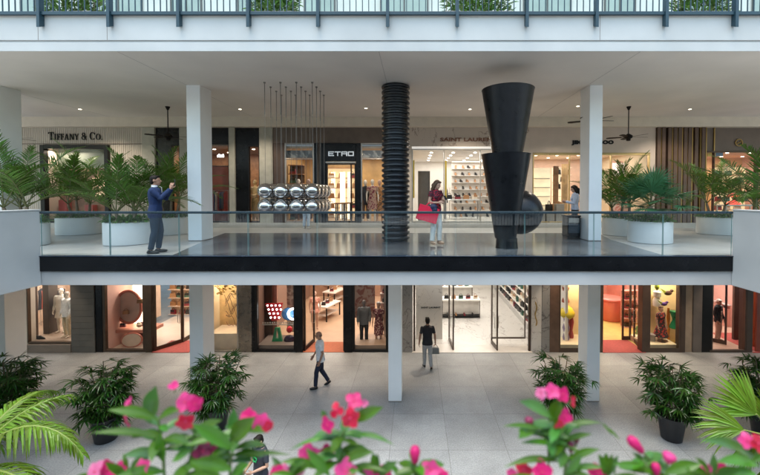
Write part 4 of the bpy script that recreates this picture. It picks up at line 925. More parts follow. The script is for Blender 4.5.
# clothes rails
def rail(label, x, y, z, L_, cols, seed, h=1.5):
    t = thing('clothes_rail', label, 'clothes rail', (x, y, z))
    m = MB(); m.tube([(x-L_/2, y, z), (x-L_/2, y, z+h), (x+L_/2, y, z+h), (x+L_/2, y, z)], .014, 8); m.build('frame', STEEL, t, 60)
    rr = random.Random(seed); u = -L_/2+.08
    while u < L_/2-.04:
        m = MB(); ln = rr.uniform(.7, 1.0); m.loft([(x+u, y, z+h-.04-ln, .022, .20), (x+u, y, z+h-.35, .02, .17), (x+u, y, z+h-.14, .02, .19), (x+u, y, z+h-.06, .012, .06)], 10)
        c = cols[rr.randrange(len(cols))]
        m.build('garment', M('garment_%d_%d_%d' % tuple(int(v*99) for v in c), c, .8, var=.2, scale=9), t, 60); u += rr.uniform(.07, .11)
rail('rail of dark clothes in the red lit window beside the gallery column', P(221, 200, UY+.7).x, UY+.7, UB+.006, .62, ((.04, .05, .09), (.35, .3, .27), (.2, .03, .03), (.08, .08, .1)), 2, 1.35)
rail('rail of coats behind the white clothed dummies', P(52, 310, GY+1.9).x, GY+1.9, .37, 1.0, ((.05, .05, .06), (.3, .22, .16), (.4, .1, .07)), 6, 1.7)
rail('rail of dark clothes inside the gallery marble shop', P(443, 195, Y0+2.9).x, Y0+3.2, UB+.006, .7, ((.02, .02, .03), (.03, .03, .07)), 8, 1.5)

# more goods: shoes on the sill, counters and wall bags
for i, px in enumerate((38.5, 42)): put(SM[0], 'shoe', Vector((P(px, 339, GY+.35).x, GY+.35, .37)), 1.2+.3*i, ['dark shoe on the stone sill, nearer the frame', 'dark shoe on the stone sill, nearer the white dummies'][i], 'shoe', None, 1.3)
c = G(739, 331, 0)
t = thing('vitrine_counter', 'pink vitrine counter with a glass top inside the dark vestibule shop', 'counter', (c.x, c.y+.8, .006))
MB().box(c.x-.15, c.x+.75, c.y+.5, c.y+1.3, .008, .82).build('body', M('pink_gloss', (.62, .34, .28), .3, var=.08), t, 0, .01); MB().box(c.x-.17, c.x+.77, c.y+.48, c.y+1.32, .99, 1.02).build('top', GTB, t, 0, .004)
for a in (c.x-.16, c.x+.74): MB().box(a, a+.02, c.y+.49, c.y+1.31, .821, .989).build('glass_side', GW, t)
for k in range(3): put(BM[(k*2) % 5], 'handbag', (c.x+.05+.25*k, c.y+.8, .821), .3*k, 'small bag inside the pink vitrine counter', 'handbag', 'bags in the pink vitrine', .55)
RB = [(b, 'handbag', 'handbag on the coral wall shelf behind the red carpet', 'handbag') for b in (BM[0], BM[1], BM[3])]
shelf_unit('handbag_shelves', 'low shelf of bags inside the red carpeted doorway behind the far door leaf', P(624, 320, GY+2.6).x, P(640, 320, GY+2.6).x, GY+2.6, GY+2.9, .02, 4, .42, M('coral_shelf', (.62, .34, .28), .4), M('coral_shelf_back', (.6, .3, .25), .5), RB, 14, 'x', 'handbags behind the red carpet', .3, .8)
PB = [(b, 'handbag', 'handbag on the peach shelves inside the bronze framed shop', 'handbag') for b in (BM[0], BM[1], BM[2], BM[4])]
shelf_unit('handbag_shelves', 'peach shelves of bags beyond the counter in the bronze framed shop', P(168, 320, GY+4.2).x, P(192, 320, GY+4.2).x, GY+4.2, GY+4.5, .1, 4, .42, M('peach_shelf', (.66, .5, .38), .4), M('peach_shelf_back', (.7, .5, .36), .5), PB, 15, 'x', 'handbags on the peach shelves', .34, .95)
PF = [(b, 'handbag', 'handbag on the pale shelves behind the clothed window dummies', 'handbag') for b in (BM[0], BM[1], BM[3])]
shelf_unit('handbag_shelves', 'pale narrow shelves of bags behind the floral robed dummy', P(380, 320, GY+1.35).x, P(392, 320, GY+1.35).x, GY+1.35, GY+1.6, .3, 6, .4, M('pale_shelf_board', (.66, .56, .48), .4), M('rosy_shelf_back', (.55, .38, .32), .5), PF, 16, 'x', 'handbags on the pale narrow shelves', .24, .75)
pc = bx('wall_picture', P(355, 320, GY+1.33).x, P(375, 320, GY+1.33).x, GY+1.31, GY+1.35, .9, 2.9, patterned_wall('rosy_collage', (.42, .16, .12), (.66, .48, .38), 3.5)); setxy(pc, (P(365, 320, GY+1.33).x, GY+1.33, .9)); tag(pc, 'rosy abstract collage panel behind the grey jacketed dummy', 'picture')
pc = bx('wall_picture', P(287, 320, GY+1.3).x, P(300, 320, GY+1.3).x, GY+1.3, GY+1.34, .3, 2.9, patterned_wall('amber_collage', (.30, .17, .12), (.58, .42, .30), 4)); setxy(pc, (P(293, 320, GY+1.3).x, GY+1.3, .3)); tag(pc, 'amber abstract collage panel behind the glowing letter C', 'picture')
# gallery windows: panels painted as transom glass reflections, more stock
for nm, pa, pb, lb in (('reflection_panel', 286.5, 312.5, 'painted reflection in the transom above the dummies left of the silver lettered door'), ('reflection_panel', 362.5, 384, 'painted reflection in the transom between the silver lettered door and ribbed tube')):
    q = bx(nm, P(pa, 150, UY+.2).x, P(pb, 150, UY+.2).x, UY+.18, UY+.2, P(400, 158, UY+.2).z, P(400, 150.5, UY+.2).z, patterned_wall('transom_reflection', (.16, .19, .22), (.42, .45, .47), 2.5)); setxy(q, ((P(pa, 150, UY).x+P(pb, 150, UY).x)/2, UY+.2, P(400, 158, UY).z)); tag(q, lb, 'painted reflection')
EB = [(b, 'handbag', 'handbag on the dark shelves left of the silver lettered door', 'handbag') for b in (BM[1], BM[2], BM[4])]
shelf_unit('handbag_shelves', 'dark shelves of bags in the window left of the silver lettered door', P(288, 190, UY+1.6).x, P(303, 190, UY+1.6).x, UY+1.6, UY+1.9, UB, 6, .42, WOOD, M('umber_back', (.14, .08, .045), .5, var=.2), EB, 17, 'x', 'handbags on the dark shelves', .34)
for i, (px, d) in enumerate(((341, 1.2), (347, 2.0))):
    table(['dark wood table just inside the silver lettered door', 'dark wood table deeper inside the silver lettered door'][i], (P(px, 200, UY+d).x, UY+d, UB+.006), .5, .5, .8, WOOD, BLACKM)
rail('rail of printed clothes behind the wine red dummy', P(374, 200, UY+1.8).x, UY+1.8, UB+.006, 1.1, ((.3, .06, .04), (.35, .22, .08), (.05, .05, .09), (.12, .18, .08)), 12, 1.5)
JB = [(SM[0], 'shoe', 'shoe on the glowing shelves of the rosy beige shop', 'shoe'), (SM[1], 'shoe', 'shoe on the glowing shelves of the rosy beige shop', 'shoe'), (BM[0], 'handbag', 'handbag on the glowing shelves of the rosy beige shop', 'handbag')]
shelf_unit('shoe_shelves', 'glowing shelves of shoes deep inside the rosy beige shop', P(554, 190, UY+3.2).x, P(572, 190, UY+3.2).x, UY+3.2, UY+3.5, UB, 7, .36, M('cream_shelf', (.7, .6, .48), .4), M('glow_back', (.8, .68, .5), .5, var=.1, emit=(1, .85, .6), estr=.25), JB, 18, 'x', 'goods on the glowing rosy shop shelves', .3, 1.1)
SB = [(b, 'handbag', 'handbag on the amber shelves of the slatted shop', 'handbag') for b in (BM[1], BM[2], BM[3], BM[4])]
shelf_unit('handbag_shelves', 'amber shelves of bags behind the red lamps in the slatted shop', P(716, 190, UY+2.6).x, P(750, 190, UY+2.6).x, UY+2.6, UY+2.9, UB, 6, .42, WOOD, M('amber_shelf_back', (.6, .42, .2), .5), SB, 19, 'x', 'handbags on the slatted shop shelves', .4)
pc = bx('wall_picture', P(631, 190, UY+1.6).x, P(646, 190, UY+1.6).x, UY+1.6, UY+1.64, UB+.3, UB+2.9, patterned_wall('rose_petal_print', (.62, .36, .30), (.42, .24, .20), 3)); setxy(pc, (P(638, 190, UY+1.6).x, UY+1.6, UB+.3)); tag(pc, 'rose petal patterned panel right of the lit picture in the rosy shop', 'picture')
pc = bx('wall_picture', P(612, 200, UY+1.2).x, P(630, 200, UY+1.2).x, UY+1.2, UY+1.24, UB+.01, UB+1.6, patterned_wall('coral_print', (.62, .22, .18), (.72, .55, .48), 5)); setxy(pc, (P(621, 200, UY+1.2).x, UY+1.2, UB+.01)); tag(pc, 'coral speckled panel low behind the tub palms of the rosy shop', 'picture')

for i, (px, py, Y, c) in enumerate(((112, 326.5, GY+.6, (.5, .05, .05)), (139.5, 327, GY+.62, (.62, .5, .36)), (110, 343, GY+.5, (.5, .2, .12)), (146, 326, GY+.66, (.1, .03, .03)))):
    p = P(px, py, Y); k = .09
    m = MB(); m.lathe([(k*.6, 0), (k, k*.5), (k*1.05, k*1.2), (k*.5, k*1.9), (k*.55, k*2.1)], p, 20); o = m.build('vase', M('vase_%d' % i, c, .25, var=.1), None, 40); setxy(o, p)
    tag(o, ['red vase on the coral ledge left of the round arch display', 'cream vase on the coral ledge right of the round arch display', 'clay vase under the coral ledge left of the tilted disc', 'dark vase at the far end of the coral ledge'][i], 'vase')
# ================================================================== figures
SKIN = M('skin', (.50, .29, .20), .5, var=.06, scale=8); SKIN2 = M('skin_tan', (.36, .19, .12), .5, var=.06, scale=8)
HAIRD = M('dark_hair', (.012, .008, .006), .6, var=.3, scale=30, spec=.2); HAIRB = M('brown_hair', (.10, .052, .028), .5, var=.3, scale=30); HAIRW = M('white_hair', (.68, .66, .63), .6, var=.1)
EYE = M('eye_dark', (.02, .015, .012), .25, var=0); LIP = M('lip', (.36, .12, .10), .5, var=0)
def fab(n, c, var=.14, sc_=18): return M('cloth_'+n, c, .85, var=var, scale=sc_, bump=.15, bscale=60)
def patterned(n, a, b, scale=22, th=.5):
    k = 'cloth_'+n
    if k in MATS: return MATS[k]
    m = bpy.data.materials.new(k); m.use_nodes = True; N = m.node_tree.nodes; L = m.node_tree.links; bs = N['Principled BSDF']; bs.inputs['Roughness'].default_value = .8
    tc = N.new('ShaderNodeTexCoord'); vo = N.new('ShaderNodeTexVoronoi'); vo.inputs['Scale'].default_value = scale; L.new(tc.outputs['Object'], vo.inputs['Vector'])
    nz = N.new('ShaderNodeTexNoise'); nz.inputs['Scale'].default_value = scale*.6; L.new(tc.outputs['Object'], nz.inputs['Vector'])
    ad = N.new('ShaderNodeMath'); ad.operation = 'MULTIPLY_ADD'; ad.inputs[1].default_value = .6; L.new(nz.outputs[0], ad.inputs[0]); L.new(vo.outputs['Distance'], ad.inputs[2])
    gt = N.new('ShaderNodeMath'); gt.operation = 'GREATER_THAN'; gt.inputs[1].default_value = th+.2; L.new(ad.outputs[0], gt.inputs[0])
    mx = N.new('ShaderNodeMix'); mx.data_type = 'RGBA'; mx.inputs['A'].default_value = (*a, 1); mx.inputs['B'].default_value = (*b, 1); L.new(gt.outputs[0], mx.inputs['Factor']); L.new(mx.outputs['Result'], bs.inputs['Base Color'])
    MATS[k] = m; return m
BODY = [(.82, .150, .100, .01), (.90, .160, .110, .012), (1.0, .145, .10, 0), (1.1, .132, .092, -.004), (1.22, .150, .102, 0), (1.34, .172, .108, .006), (1.42, .155, .092, .012), (1.47, .085, .07, .015)]
def figure(name, label, cat, loc, rz, H=1.75, pose=None, top=None, bottom=None, shoes=None, hair=None, hairstyle='short', skin=SKIN, face=True, voxel=.0068, dress=None, jacket=False, female=False, heel=0, shirt=None, group=None):
    k = H/1.75; ps = dict(lk=(.095, -.02, .49), la=(.10, .02, .085), rk=(-.095, -.02, .49), ra=(-.10, .02, .085), le=(.235, .03, 1.14), lw=(.235, -.06, .89), re=(-.235, .03, 1.14), rw=(-.235, -.06, .89),
                          lh=None, rh=None, lfp=0, rfp=0, yaw=0, pitch=0, lean=(0, 0), lcurl=.35, rcurl=.35)
    ps.update(pose or {})
    t = thing(name, label, cat, loc, rz, group)
    lx, ly = ps['lean']
    def sh(z): q = max(0, (z-.93)/.55); return lx*q, ly*q
    def V(p, up=False):
        return Vector(p)*k
    shw = .165 if female else .185
    sL = Vector((shw+lx*.9, .01+ly*.9, 1.405)); sR = Vector((-shw+lx*.9, .01+ly*.9, 1.405))
    hL, hR = Vector((.085, .005, .90)), Vector((-.085, .005, .90))
    def torso(m, grow, zlo=None, zhi=None, flare=0, wid=1.0):
        rs = []
        for z, rx, ry, oy in BODY:
            if female: rx *= {1.1: .90, 1.22: .93, 1.34: .92, 1.42: .9}.get(z, 1.0)
            if (zlo is not None and z < zlo) or (zhi is not None and z > zhi): continue
            ox, oyy = sh(z); rs.append([ox, oy+oyy, z, (rx+grow)*wid, ry+grow])
        if zlo is not None:
            ox, oyy = sh(zlo); base = min(BODY, key=lambda b: abs(b[0]-zlo)); rs.insert(0, [ox, base[3]+oyy, zlo, base[1]+grow+flare, base[2]+grow+flare])
        m.loft([[c*k for c in r] for r in rs], 24)
        if female and (zhi is None or zhi > 1.3):
            for sg in (-1, 1): ox, oyy = sh(1.28); m.ell(V((ox+sg*.07, oyy-.075-grow*.6, 1.285)), (.062*k, .055*k, .06*k), 14, 8)
    def chain(m, pts, rad, n=14, flat=False):
        m.tube([p*k for p in pts], [r*k for r in rad], n, 0, rnd=not flat)
        if flat:
            for p, r in list(zip(pts, rad))[:-1]: m.ell(p*k, (r*k,)*3, n, 8)
    def hand(m, wr, el, d=None, curl=.35, side=1):
        d = Vector(d).normalized() if d else (wr-el).normalized()
        inward = Vector((-side, 0, 0)); pn = (inward-d*inward.dot(d))
        if pn.length < .2: pn = Vector((0, 0, -1))-d*Vector((0, 0, -1)).dot(d)
        pn.normalize(); lat = d.cross(pn).normalized()
        if lat.y > 0: lat = -lat                                  # index finger to the front
        chain(m, [wr, wr+d*.03], [.026, .028], 10)
        rot = Matrix((lat, d, pn)).transposed()
        m.ell((wr+d*.055)*k, (.042*k, .05*k, .016*k), 14, 8, 0, rot)
        for i, (o, ln) in enumerate(((.031, .072), (.0105, .082), (-.0105, .076), (-.031, .06))):
            p = wr+d*.095+lat*o; dd = d.copy(); pts = [wr+d*.07+lat*o*.9, p]; c = curl*(1+.15*i)
            for q, fr in enumerate((.45, .32, .25)):
                dd = (dd*cos(c*.9)+pn*sin(c*.9)).normalized(); pts.append(pts[-1]+dd*ln*fr)
            chain(m, pts, [.0095, .0095, .009, .0082, .007], 8)
        b = wr+d*.025+lat*.03; td = (d*.65+lat*.65+pn*.35).normalized(); p1 = b+td*.04; td2 = (td*.75+d*.5+pn*.15).normalized()
        chain(m, [wr+d*.02+lat*.012, b, p1, p1+td2*.032], [.013, .0125, .0105, .0085], 8)
    yaw, pit = ps['yaw'], ps['pitch']
    hx_, hy_ = sh(1.55); piv = Vector((hx_, hy_+.02, 1.52)); RM = Matrix.Rotation(yaw, 3, 'Z') @ Matrix.Rotation(pit, 3, 'X')
    def hp(p): return (piv+RM @ (Vector(p)-Vector((0, .02, 1.52))))*k
    # ---- body
    m = MB(); torso(m, 0)
    for hip, kn, an in ((hL, 'lk', 'la'), (hR, 'rk', 'ra')):
        kn, an = Vector(ps[kn]), Vector(ps[an]); cf = kn.lerp(an, .3)+Vector((0, .012, 0))
        chain(m, [hip, hip.lerp(kn, .5), kn, cf, an], [.085, .07, .052, .052, .036], 14)
    feet = []
    for an, fp, sg in ((Vector(ps['la']), ps['lfp'], 1), (Vector(ps['ra']), ps['rfp'], -1)):
        fd = Vector((sg*.14, -1, 0)).normalized(); fd = Vector((fd.x*cos(fp), fd.y*cos(fp), -sin(fp)))
        hl = an+Vector((0, .03*cos(fp), -.045)); tp = an+fd*.135+Vector((0, 0, -.055-heel*.0)); feet.append((an, hl, tp, fd))
        chain(m, [an, hl, an+fd*.06+Vector((0, 0, -.045)), tp], [.036, .032, .034, .024], 12)
    for s0, el, wr, hd, cu, sg in ((sL, 'le', 'lw', 'lh', 'lcurl', 1), (sR, 're', 'rw', 'rh', 'rcurl', -1)):
        el, wr = Vector(ps[el]), Vector(ps[wr])
        chain(m, [s0, s0.lerp(el, .45), el, el.lerp(wr, .3), wr], [.055, .045, .037, .036, .026], 14); hand(m, wr, el, ps[hd], ps[cu], sg)
    nk0 = Vector((hx_*.9, hy_*.9+.018, 1.44)); m.tube([nk0*k, piv*k, hp((0, .012, 1.58))], [.062*k, .055*k, .055*k], 14)
    m.ell(hp((0, .008, 1.655)), (.076*k, .096*k, .098*k), 20, 14, 0, RM); m.ell(hp((0, -.022, 1.60)), (.058*k, .072*k, .078*k), 18, 12, 0, RM); m.ell(hp((0, -.066, 1.558)), (.026*k, .022*k, .02*k), 10, 8, 0, RM)
    m.tube([hp((0, -.085, 1.66)), hp((0, -.106, 1.625)), hp((0, -.09, 1.61))], [.009*k, .015*k, .012*k], 8, 0, rnd=True)
    for sg in (-1, 1): m.ell(hp((sg*.077, .015, 1.635)), (.012*k, .022*k, .034*k), 10, 8, 0, RM)
    body = union(m, 'body', skin, t, voxel*k, 2)
    if face:
        m = MB()
        for sg in (-1, 1):
            m.ell(hp((sg*.031, -.086, 1.646)), (.010*k, .006*k, .0055*k), 10, 6, 0, RM)
        m.build('eyes', EYE, None, 60).parent = t
        m = MB(); m.ell(hp((0, -.089, 1.584)), (.024*k, .008*k, .006*k), 12, 6, 0, RM); m.build('mouth', LIP, None, 60).parent = t
    # ---- hair
    if hair:
        m = MB(); m.ell(hp((0, .024, 1.676)), (.083*k, .096*k, .092*k), 20, 14, 0, RM)
        m.ell(hp((0, .055, 1.625)), (.074*k, .058*k, .085*k), 18, 12, 0, RM)
        m.ell(hp((.02, -.045, 1.725)), (.052*k, .04*k, .026*k), 14, 8, 0, RM); m.ell(hp((-.03, -.035, 1.728)), (.045*k, .04*k, .025*k), 14, 8, 0, RM)
        if hairstyle == 'long':
            for sg in (-1, 1): m.tube([hp((sg*.07, .0, 1.69)), hp((sg*.088, .02, 1.62)), hp((sg*.09, .03, 1.54)), hp((sg*.075, .04, 1.45))], [.035*k, .036*k, .036*k, .018*k], 12, 0, rnd=True)
            m.tube([hp((0, .08, 1.66)), hp((0, .10, 1.58)), hp((0, .095, 1.48)), hp((0, .085, 1.42))], [.06*k, .075*k, .07*k, .03*k], 14, 0, rnd=True, flat=.6)
        if hairstyle == 'bald':
            m = MB()
            for sg in (-1, 1): m.ell(hp((sg*.06, .05, 1.63)), (.022*k, .045*k, .04*k), 12, 8, 0, RM)
            m.ell(hp((0, .085, 1.62)), (.06*k, .022*k, .045*k), 12, 8, 0, RM)
        union(m, 'hair', hair, t, .009*k, 1)
    # ---- clothes
    if bottom:
        m = MB(); wd_ = bottom.get('w', 1.0)
        rs = [(.80, .14, .10), (.86, .165, .118), (.93, .166, .120), (.99, .148, .104), (1.01, .146, .102)]
        m.loft([[0, .008*k, z*k, rx*k, ry*k] for z, rx, ry in rs], 24)
        for hip, kn, an in ((hL, 'lk', 'la'), (hR, 'rk', 'ra')):
            kn, an = Vector(ps[kn]), Vector(ps[an]); e = kn.lerp(an, bottom.get('len', .97))
            chain(m, [hip, hip.lerp(kn, .5), kn, kn.lerp(e, .5), e], [.098, .086, .070*wd_, .066*wd_, .058*wd_], 16, True)
        union(m, 'trousers', bottom['mat'], t, .0095*k, 2)
    if top:
        m = MB(); torso(m, top.get('grow', .018), top.get('hem', .90), None, top.get('flare', .008))
        sl = top.get('sleeve', 'short')
        for s0, el, wr in ((sL, 'le', 'lw'), (sR, 're', 'rw')):
            el, wr = Vector(ps[el]), Vector(ps[wr]); g = .008 if jacket else 0
            if sl == 'short': chain(m, [s0, s0.lerp(el, .35), s0.lerp(el, .72)], [.060, .054, .050], 16, True)
            elif sl == 'cap': chain(m, [s0, s0.lerp(el, .4)], [.066, .068], 16, True)
            else: chain(m, [s0, s0.lerp(el, .5), el, el.lerp(wr, .5), el.lerp(wr, .93)], [.066+g, .058+g, .051+g, .045+g, .038+g], 16, True)
        if sl != 'none': m.tube([Vector((hx_*.9, hy_*.9+.02, 1.43))*k, Vector((hx_, hy_+.022, 1.50))*k], [.085*k, .066*k], 16)
        union(m, 'jacket' if jacket else ('blouse' if female else 'shirt'), top['mat'], t, .0085*k, 2)
    if shirt:                                                       # shirt front showing between lapels
        m = MB(); ox, oy = sh(1.35)
        m.add([Vector(v)*k for v in ((ox-.055, oy-.118, 1.49), (ox+.055, oy-.118, 1.49), (ox, oy-.138, 1.17), (ox-.05, oy-.07, 1.51), (ox+.05, oy-.07, 1.51))], [(0, 2, 1), (0, 1, 4, 3)])
        m.tube([(Vector((hx_, hy_+.02, 1.46)))*k, Vector((hx_, hy_+.018, 1.535))*k], [.068*k, .060*k], 16)
        m.build('shirt_front', shirt, None, 60).parent = t
    if dress:
        m = MB(); torso(m, .016, .98)
        ox, oy = sh(.98); hm = dress.get('hem', .55); fl = dress.get('flare', .10)
        m.loft([[0, .01*k, hm*k, (.165+fl)*k, (.125+fl)*k], [0, .01*k, (hm+.98)/2*k, (.172+fl*.45)*k, (.128+fl*.45)*k], [0, .006*k, .95*k, .168*k, .12*k], [0, 0, 1.05*k, .15*k, .105*k]], 26)
        for s0, el, wr in ((sL, 'le', 'lw'), (sR, 're', 'rw')): chain(m, [s0, s0.lerp(Vector(ps[el]), .5)], [.066, .06], 16, True)
        union(m, 'dress', dress['mat'], t, .01*k, 2)
    if shoes:
        for an, hl, tp, fd in feet:
            m = MB(); u = Vector((0, 0, 1)); lat = fd.cross(u).normalized(); up_ = lat.cross(fd).normalized(); rot = Matrix((lat, -fd, up_)).transposed()
            c = an+fd*.05+Vector((0, 0, -.05)); m.ell(c*k, (.047*k, .135*k, .037*k), 16, 10, 0, rot); m.ell((an+Vector((0, .01, -.03)))*k, (.042*k, .055*k, .045*k), 14, 8, 0, rot)
            if heel: m.tube([(hl+Vector((0, .01, 0)))*k, (hl+Vector((0, .015, -heel-.02)))*k], [.014*k, .008*k], 8)
            o = union(m, 'shoe', shoes[0], t, .008*k, 1)
            m = MB(); q = c-up_*.03; m.ell(q*k, (.044*k, .13*k, .012*k), 16, 6, 0, rot); m.build('sole', shoes[1], None, 60).parent = o
    return t
def hold(name, mb, mats, at, label, cat, smooth=40, bevel=0):
    o = mb.build(name, mats, None, smooth, bevel); setxy(o, at); return tag(o, label, cat)
def world(t, p, H=1.75): return Matrix.Translation(t.location) @ Matrix.Rotation(t.rotation_euler.z, 4, 'Z') @ (Vector(p)*(H/1.75))
BLK = M('shoe_black', (.015, .014, .014), .35); SOLEW = M('sole_white', (.6, .6, .58), .5); NUDE = M('shoe_nude', (.48, .30, .20), .4)
# 1 man in navy suit photographing
c = G(156, 253, Z2+.006)
f = figure('person', 'man in navy suit holding up a phone with both hands by the glass railing', 'person', (c.x, c.y, Z2+.006), radians(112), 1.79,
    dict(le=(.20, -.17, 1.24), lw=(.05, -.31, 1.47), re=(-.21, -.15, 1.24), rw=(-.05, -.31, 1.46), lh=(-.05, -.25, 1), rh=(.05, -.25, 1), lcurl=.75, rcurl=.7, lk=(.10, -.07, .49), la=(.12, -.02, .085), rk=(-.09, .0, .49), ra=(-.10, .08, .085), pitch=.02, lean=(0, -.01)),
    top=dict(mat=fab('navy', (.006, .022, .08)), sleeve='long', hem=.80, grow=.03, flare=.012), bottom=dict(mat=fab('slate', (.03, .05, .08)), w=1.0), shoes=(BLK, BLK), hair=HAIRD, skin=SKIN2, jacket=True, shirt=fab('white', (.75, .76, .78)))
p = world(f, (0, -.385, 1.605), 1.79); m = MB().box(-.005, .005, -.038, .038, -.075, .075); m.v = [tuple(Matrix.Rotation(radians(22), 3, 'Z') @ Vector(v)+p) for v in m.v]
hold('phone', m, M('phone_black', (.02, .02, .022), .15), p, 'dark phone raised by the man in navy suit', 'phone', 40, .003)
# 2 woman with the red shopping bag
c = G(436, 245.5, Z2+.006)
f = figure('person', 'woman in red patterned blouse and white trousers looking at her phone', 'person', (c.x, c.y, Z2+.045), radians(38), 1.70,
    dict(re=(-.235, .02, 1.13), rw=(-.10, -.20, 1.14), le=(.225, -.02, 1.13), lw=(.06, -.25, 1.21), rh=(.5, -1, .25), lh=(-.6, -1, .35), lcurl=.6, rcurl=.5, yaw=.25, pitch=.36, lk=(.10, -.03, .49), la=(.115, -.0, .085), rk=(-.085, -.0, .49), ra=(-.10, .05, .085)),
    top=dict(mat=patterned('red_print', (.42, .012, .03), (.06, .01, .02), 26), sleeve='cap', hem=.86, grow=.014, flare=.02), bottom=dict(mat=fab('ivory', (.80, .77, .70), .06), w=1.12), shoes=(NUDE, NUDE), hair=HAIRB, hairstyle='long', female=True, heel=.03)
p = world(f, (0.03, -.34, 1.27), 1.70); m = MB().box(-.036, .036, -.005, .005, -.07, .07); m.v = [tuple(Matrix.Rotation(radians(38), 3, 'Z') @ Matrix.Rotation(-.6, 3, 'X') @ Vector(v)+p) for v in m.v]
hold('phone', m, M('phone_black', (.02, .02, .022), .15), p, 'phone held by the woman in the red blouse', 'phone', 40, .003)
a = world(f, (-.20, -.06, 1.125), 1.70)
def shop_bag(name, at, w_, h, d, tilt, rz, mat, label, drop):
    t = thing(name, label, 'shopping bag', at)
    RM = Matrix.Rotation(rz, 3, 'Z') @ Matrix.Rotation(tilt, 3, 'Y')
    m = MB().prism([(-w_/2, -drop-h), (w_/2, -drop-h), (w_*.49, -drop), (-w_*.49, -drop)], -d/2, d/2, 'y'); m.v = [tuple(RM @ Vector(v)) for v in m.v]; o = m.build('bag_body', mat, None, 0, .006); o.parent = t
    m = MB()
    for yy in (-d/2-.004, d/2+.004):
        m.tube([RM @ Vector(v) for v in ((-w_*.2, yy, -drop-.03), (-w_*.14, yy*.6, -drop*.45), (-.02, yy*.3, .028), (.02, yy*.3, .028), (w_*.14, yy*.6, -drop*.45), (w_*.2, yy, -drop-.03))], .007, 6)
    o = m.build('handles', mat, None, 60); o.parent = t; return t
shop_bag('shopping_bag', a+Vector((-.03, -.03, 0)), .54, .40, .16, radians(16), radians(6), M('bag_red_paper', (.70, .012, .05), .45, var=.05), 'large bright red shopping bag hanging from the arm of the woman', .09)
m = MB(); q = a+Vector((.03, -.07, -.10)); m.ell(q, (.11, .06, .09), 18, 12); m.ell(q+Vector((.03, -.01, -.07)), (.085, .05, .07), 16, 10)
o = union(m, 'pouch', M('pouch_navy', (.015, .02, .06), .5, var=.2, scale=20), None, .012, 1); setxy(o, q); tag(o, 'small navy gathered pouch beside the red shopping bag', 'pouch')
# 3 person by the bin
c = G(574.5, 236.5, Z2+.006)
figure('person', 'long haired person in pale blue shirt reading a phone by the dark kiosk', 'person', (c.x, c.y, Z2+.006), radians(-106), 1.66, dict(le=(.22, -.06, 1.13), lw=(.08, -.30, 1.2), re=(-.22, -.04, 1.13), rw=(-.08, -.28, 1.18), yaw=0, pitch=.3, lcurl=.6),
    top=dict(mat=fab('pale_blue', (.50, .56, .68)), sleeve='long', hem=.92, grow=.022), bottom=dict(mat=fab('black', (.02, .02, .025))), shoes=(BLK, BLK), hair=HAIRD, hairstyle='long', female=True)
# 4 person behind the spheres
c = G(314, 226.3, Z2+.006)
figure('person', 'person in pale trousers standing behind the hanging steel spheres', 'person', (c.x, 15.0, Z2+.006), radians(165), 1.68, {}, top=dict(mat=fab('stone', (.45, .42, .40)), sleeve='short', hem=.9), bottom=dict(mat=fab('light_denim', (.42, .50, .60))), shoes=(SOLEW, SOLEW), hair=HAIRD)
# 5 man in the white shirt walking on the plaza
c = G(320.5, 387, 0)
f = figure('person', 'bald man in white shirt and navy trousers striding across the plaza', 'person', (c.x, c.y, 0), radians(-76), 1.78,
    dict(lk=(.095, -.12, .50), la=(.10, -.15, .09), lfp=-.05, rk=(-.095, .03, .49), ra=(-.10, .25, .125), rfp=.55, le=(.235, .07, 1.15), lw=(.25, -.02, .90), re=(-.235, -.06, 1.15), rw=(-.22, -.20, .93), pitch=.15, yaw=-.1, lean=(0, -.03)),
    top=dict(mat=fab('white', (.75, .76, .78)), sleeve='short', hem=.84, grow=.028, flare=.012), bottom=dict(mat=fab('midnight', (.012, .017, .04))), shoes=(BLK, BLK), hair=M('stubble', (.15, .085, .06), .8, var=.2, scale=40), hairstyle='bald', skin=SKIN2)
# 6 man in black seen from behind
c = G(427.5, 368.5, 0)
f = figure('person', 'man in black shirt and grey trousers walking away toward the marble entrance', 'person', (c.x, c.y, 0), radians(188), 1.80,
    dict(lk=(.09, -.10, .50), la=(.09, -.10, .09), rk=(-.09, .02, .49), ra=(-.095, .20, .12), rfp=.5, le=(.26, .04, 1.15), lw=(.285, .0, .90), re=(-.25, .04, 1.14), rw=(-.275, -.01, .89), rcurl=1.1, lean=(0, -.02)),
    top=dict(mat=fab('black', (.02, .02, .025)), sleeve='short', hem=.84, grow=.024, flare=.01), bottom=dict(mat=fab('light_grey', (.42, .42, .42))), shoes=(BLK, SOLEW), hair=HAIRD, skin=SKIN2)
p = world(f, (-.285, -.02, .79), 1.80)
t = thing('handbag', 'grey handbag carried by the man in the black shirt', 'handbag', p)
m = MB().prism([(-.13, -.31), (.13, -.31), (.115, -.09), (-.115, -.09)], -.05, .05, 'y'); o = m.build('bag_body', M('bag_grey', (.20, .20, .19), .5, var=.1), None, 0, .01); o.parent = t
m = MB().tube([(-.07, 0, -.10), (-.05, 0, -.02), (0, 0, .012), (.05, 0, -.02), (.07, 0, -.10)], .009, 6); o = m.build('handle', BAGM[0], None, 60); o.parent = t
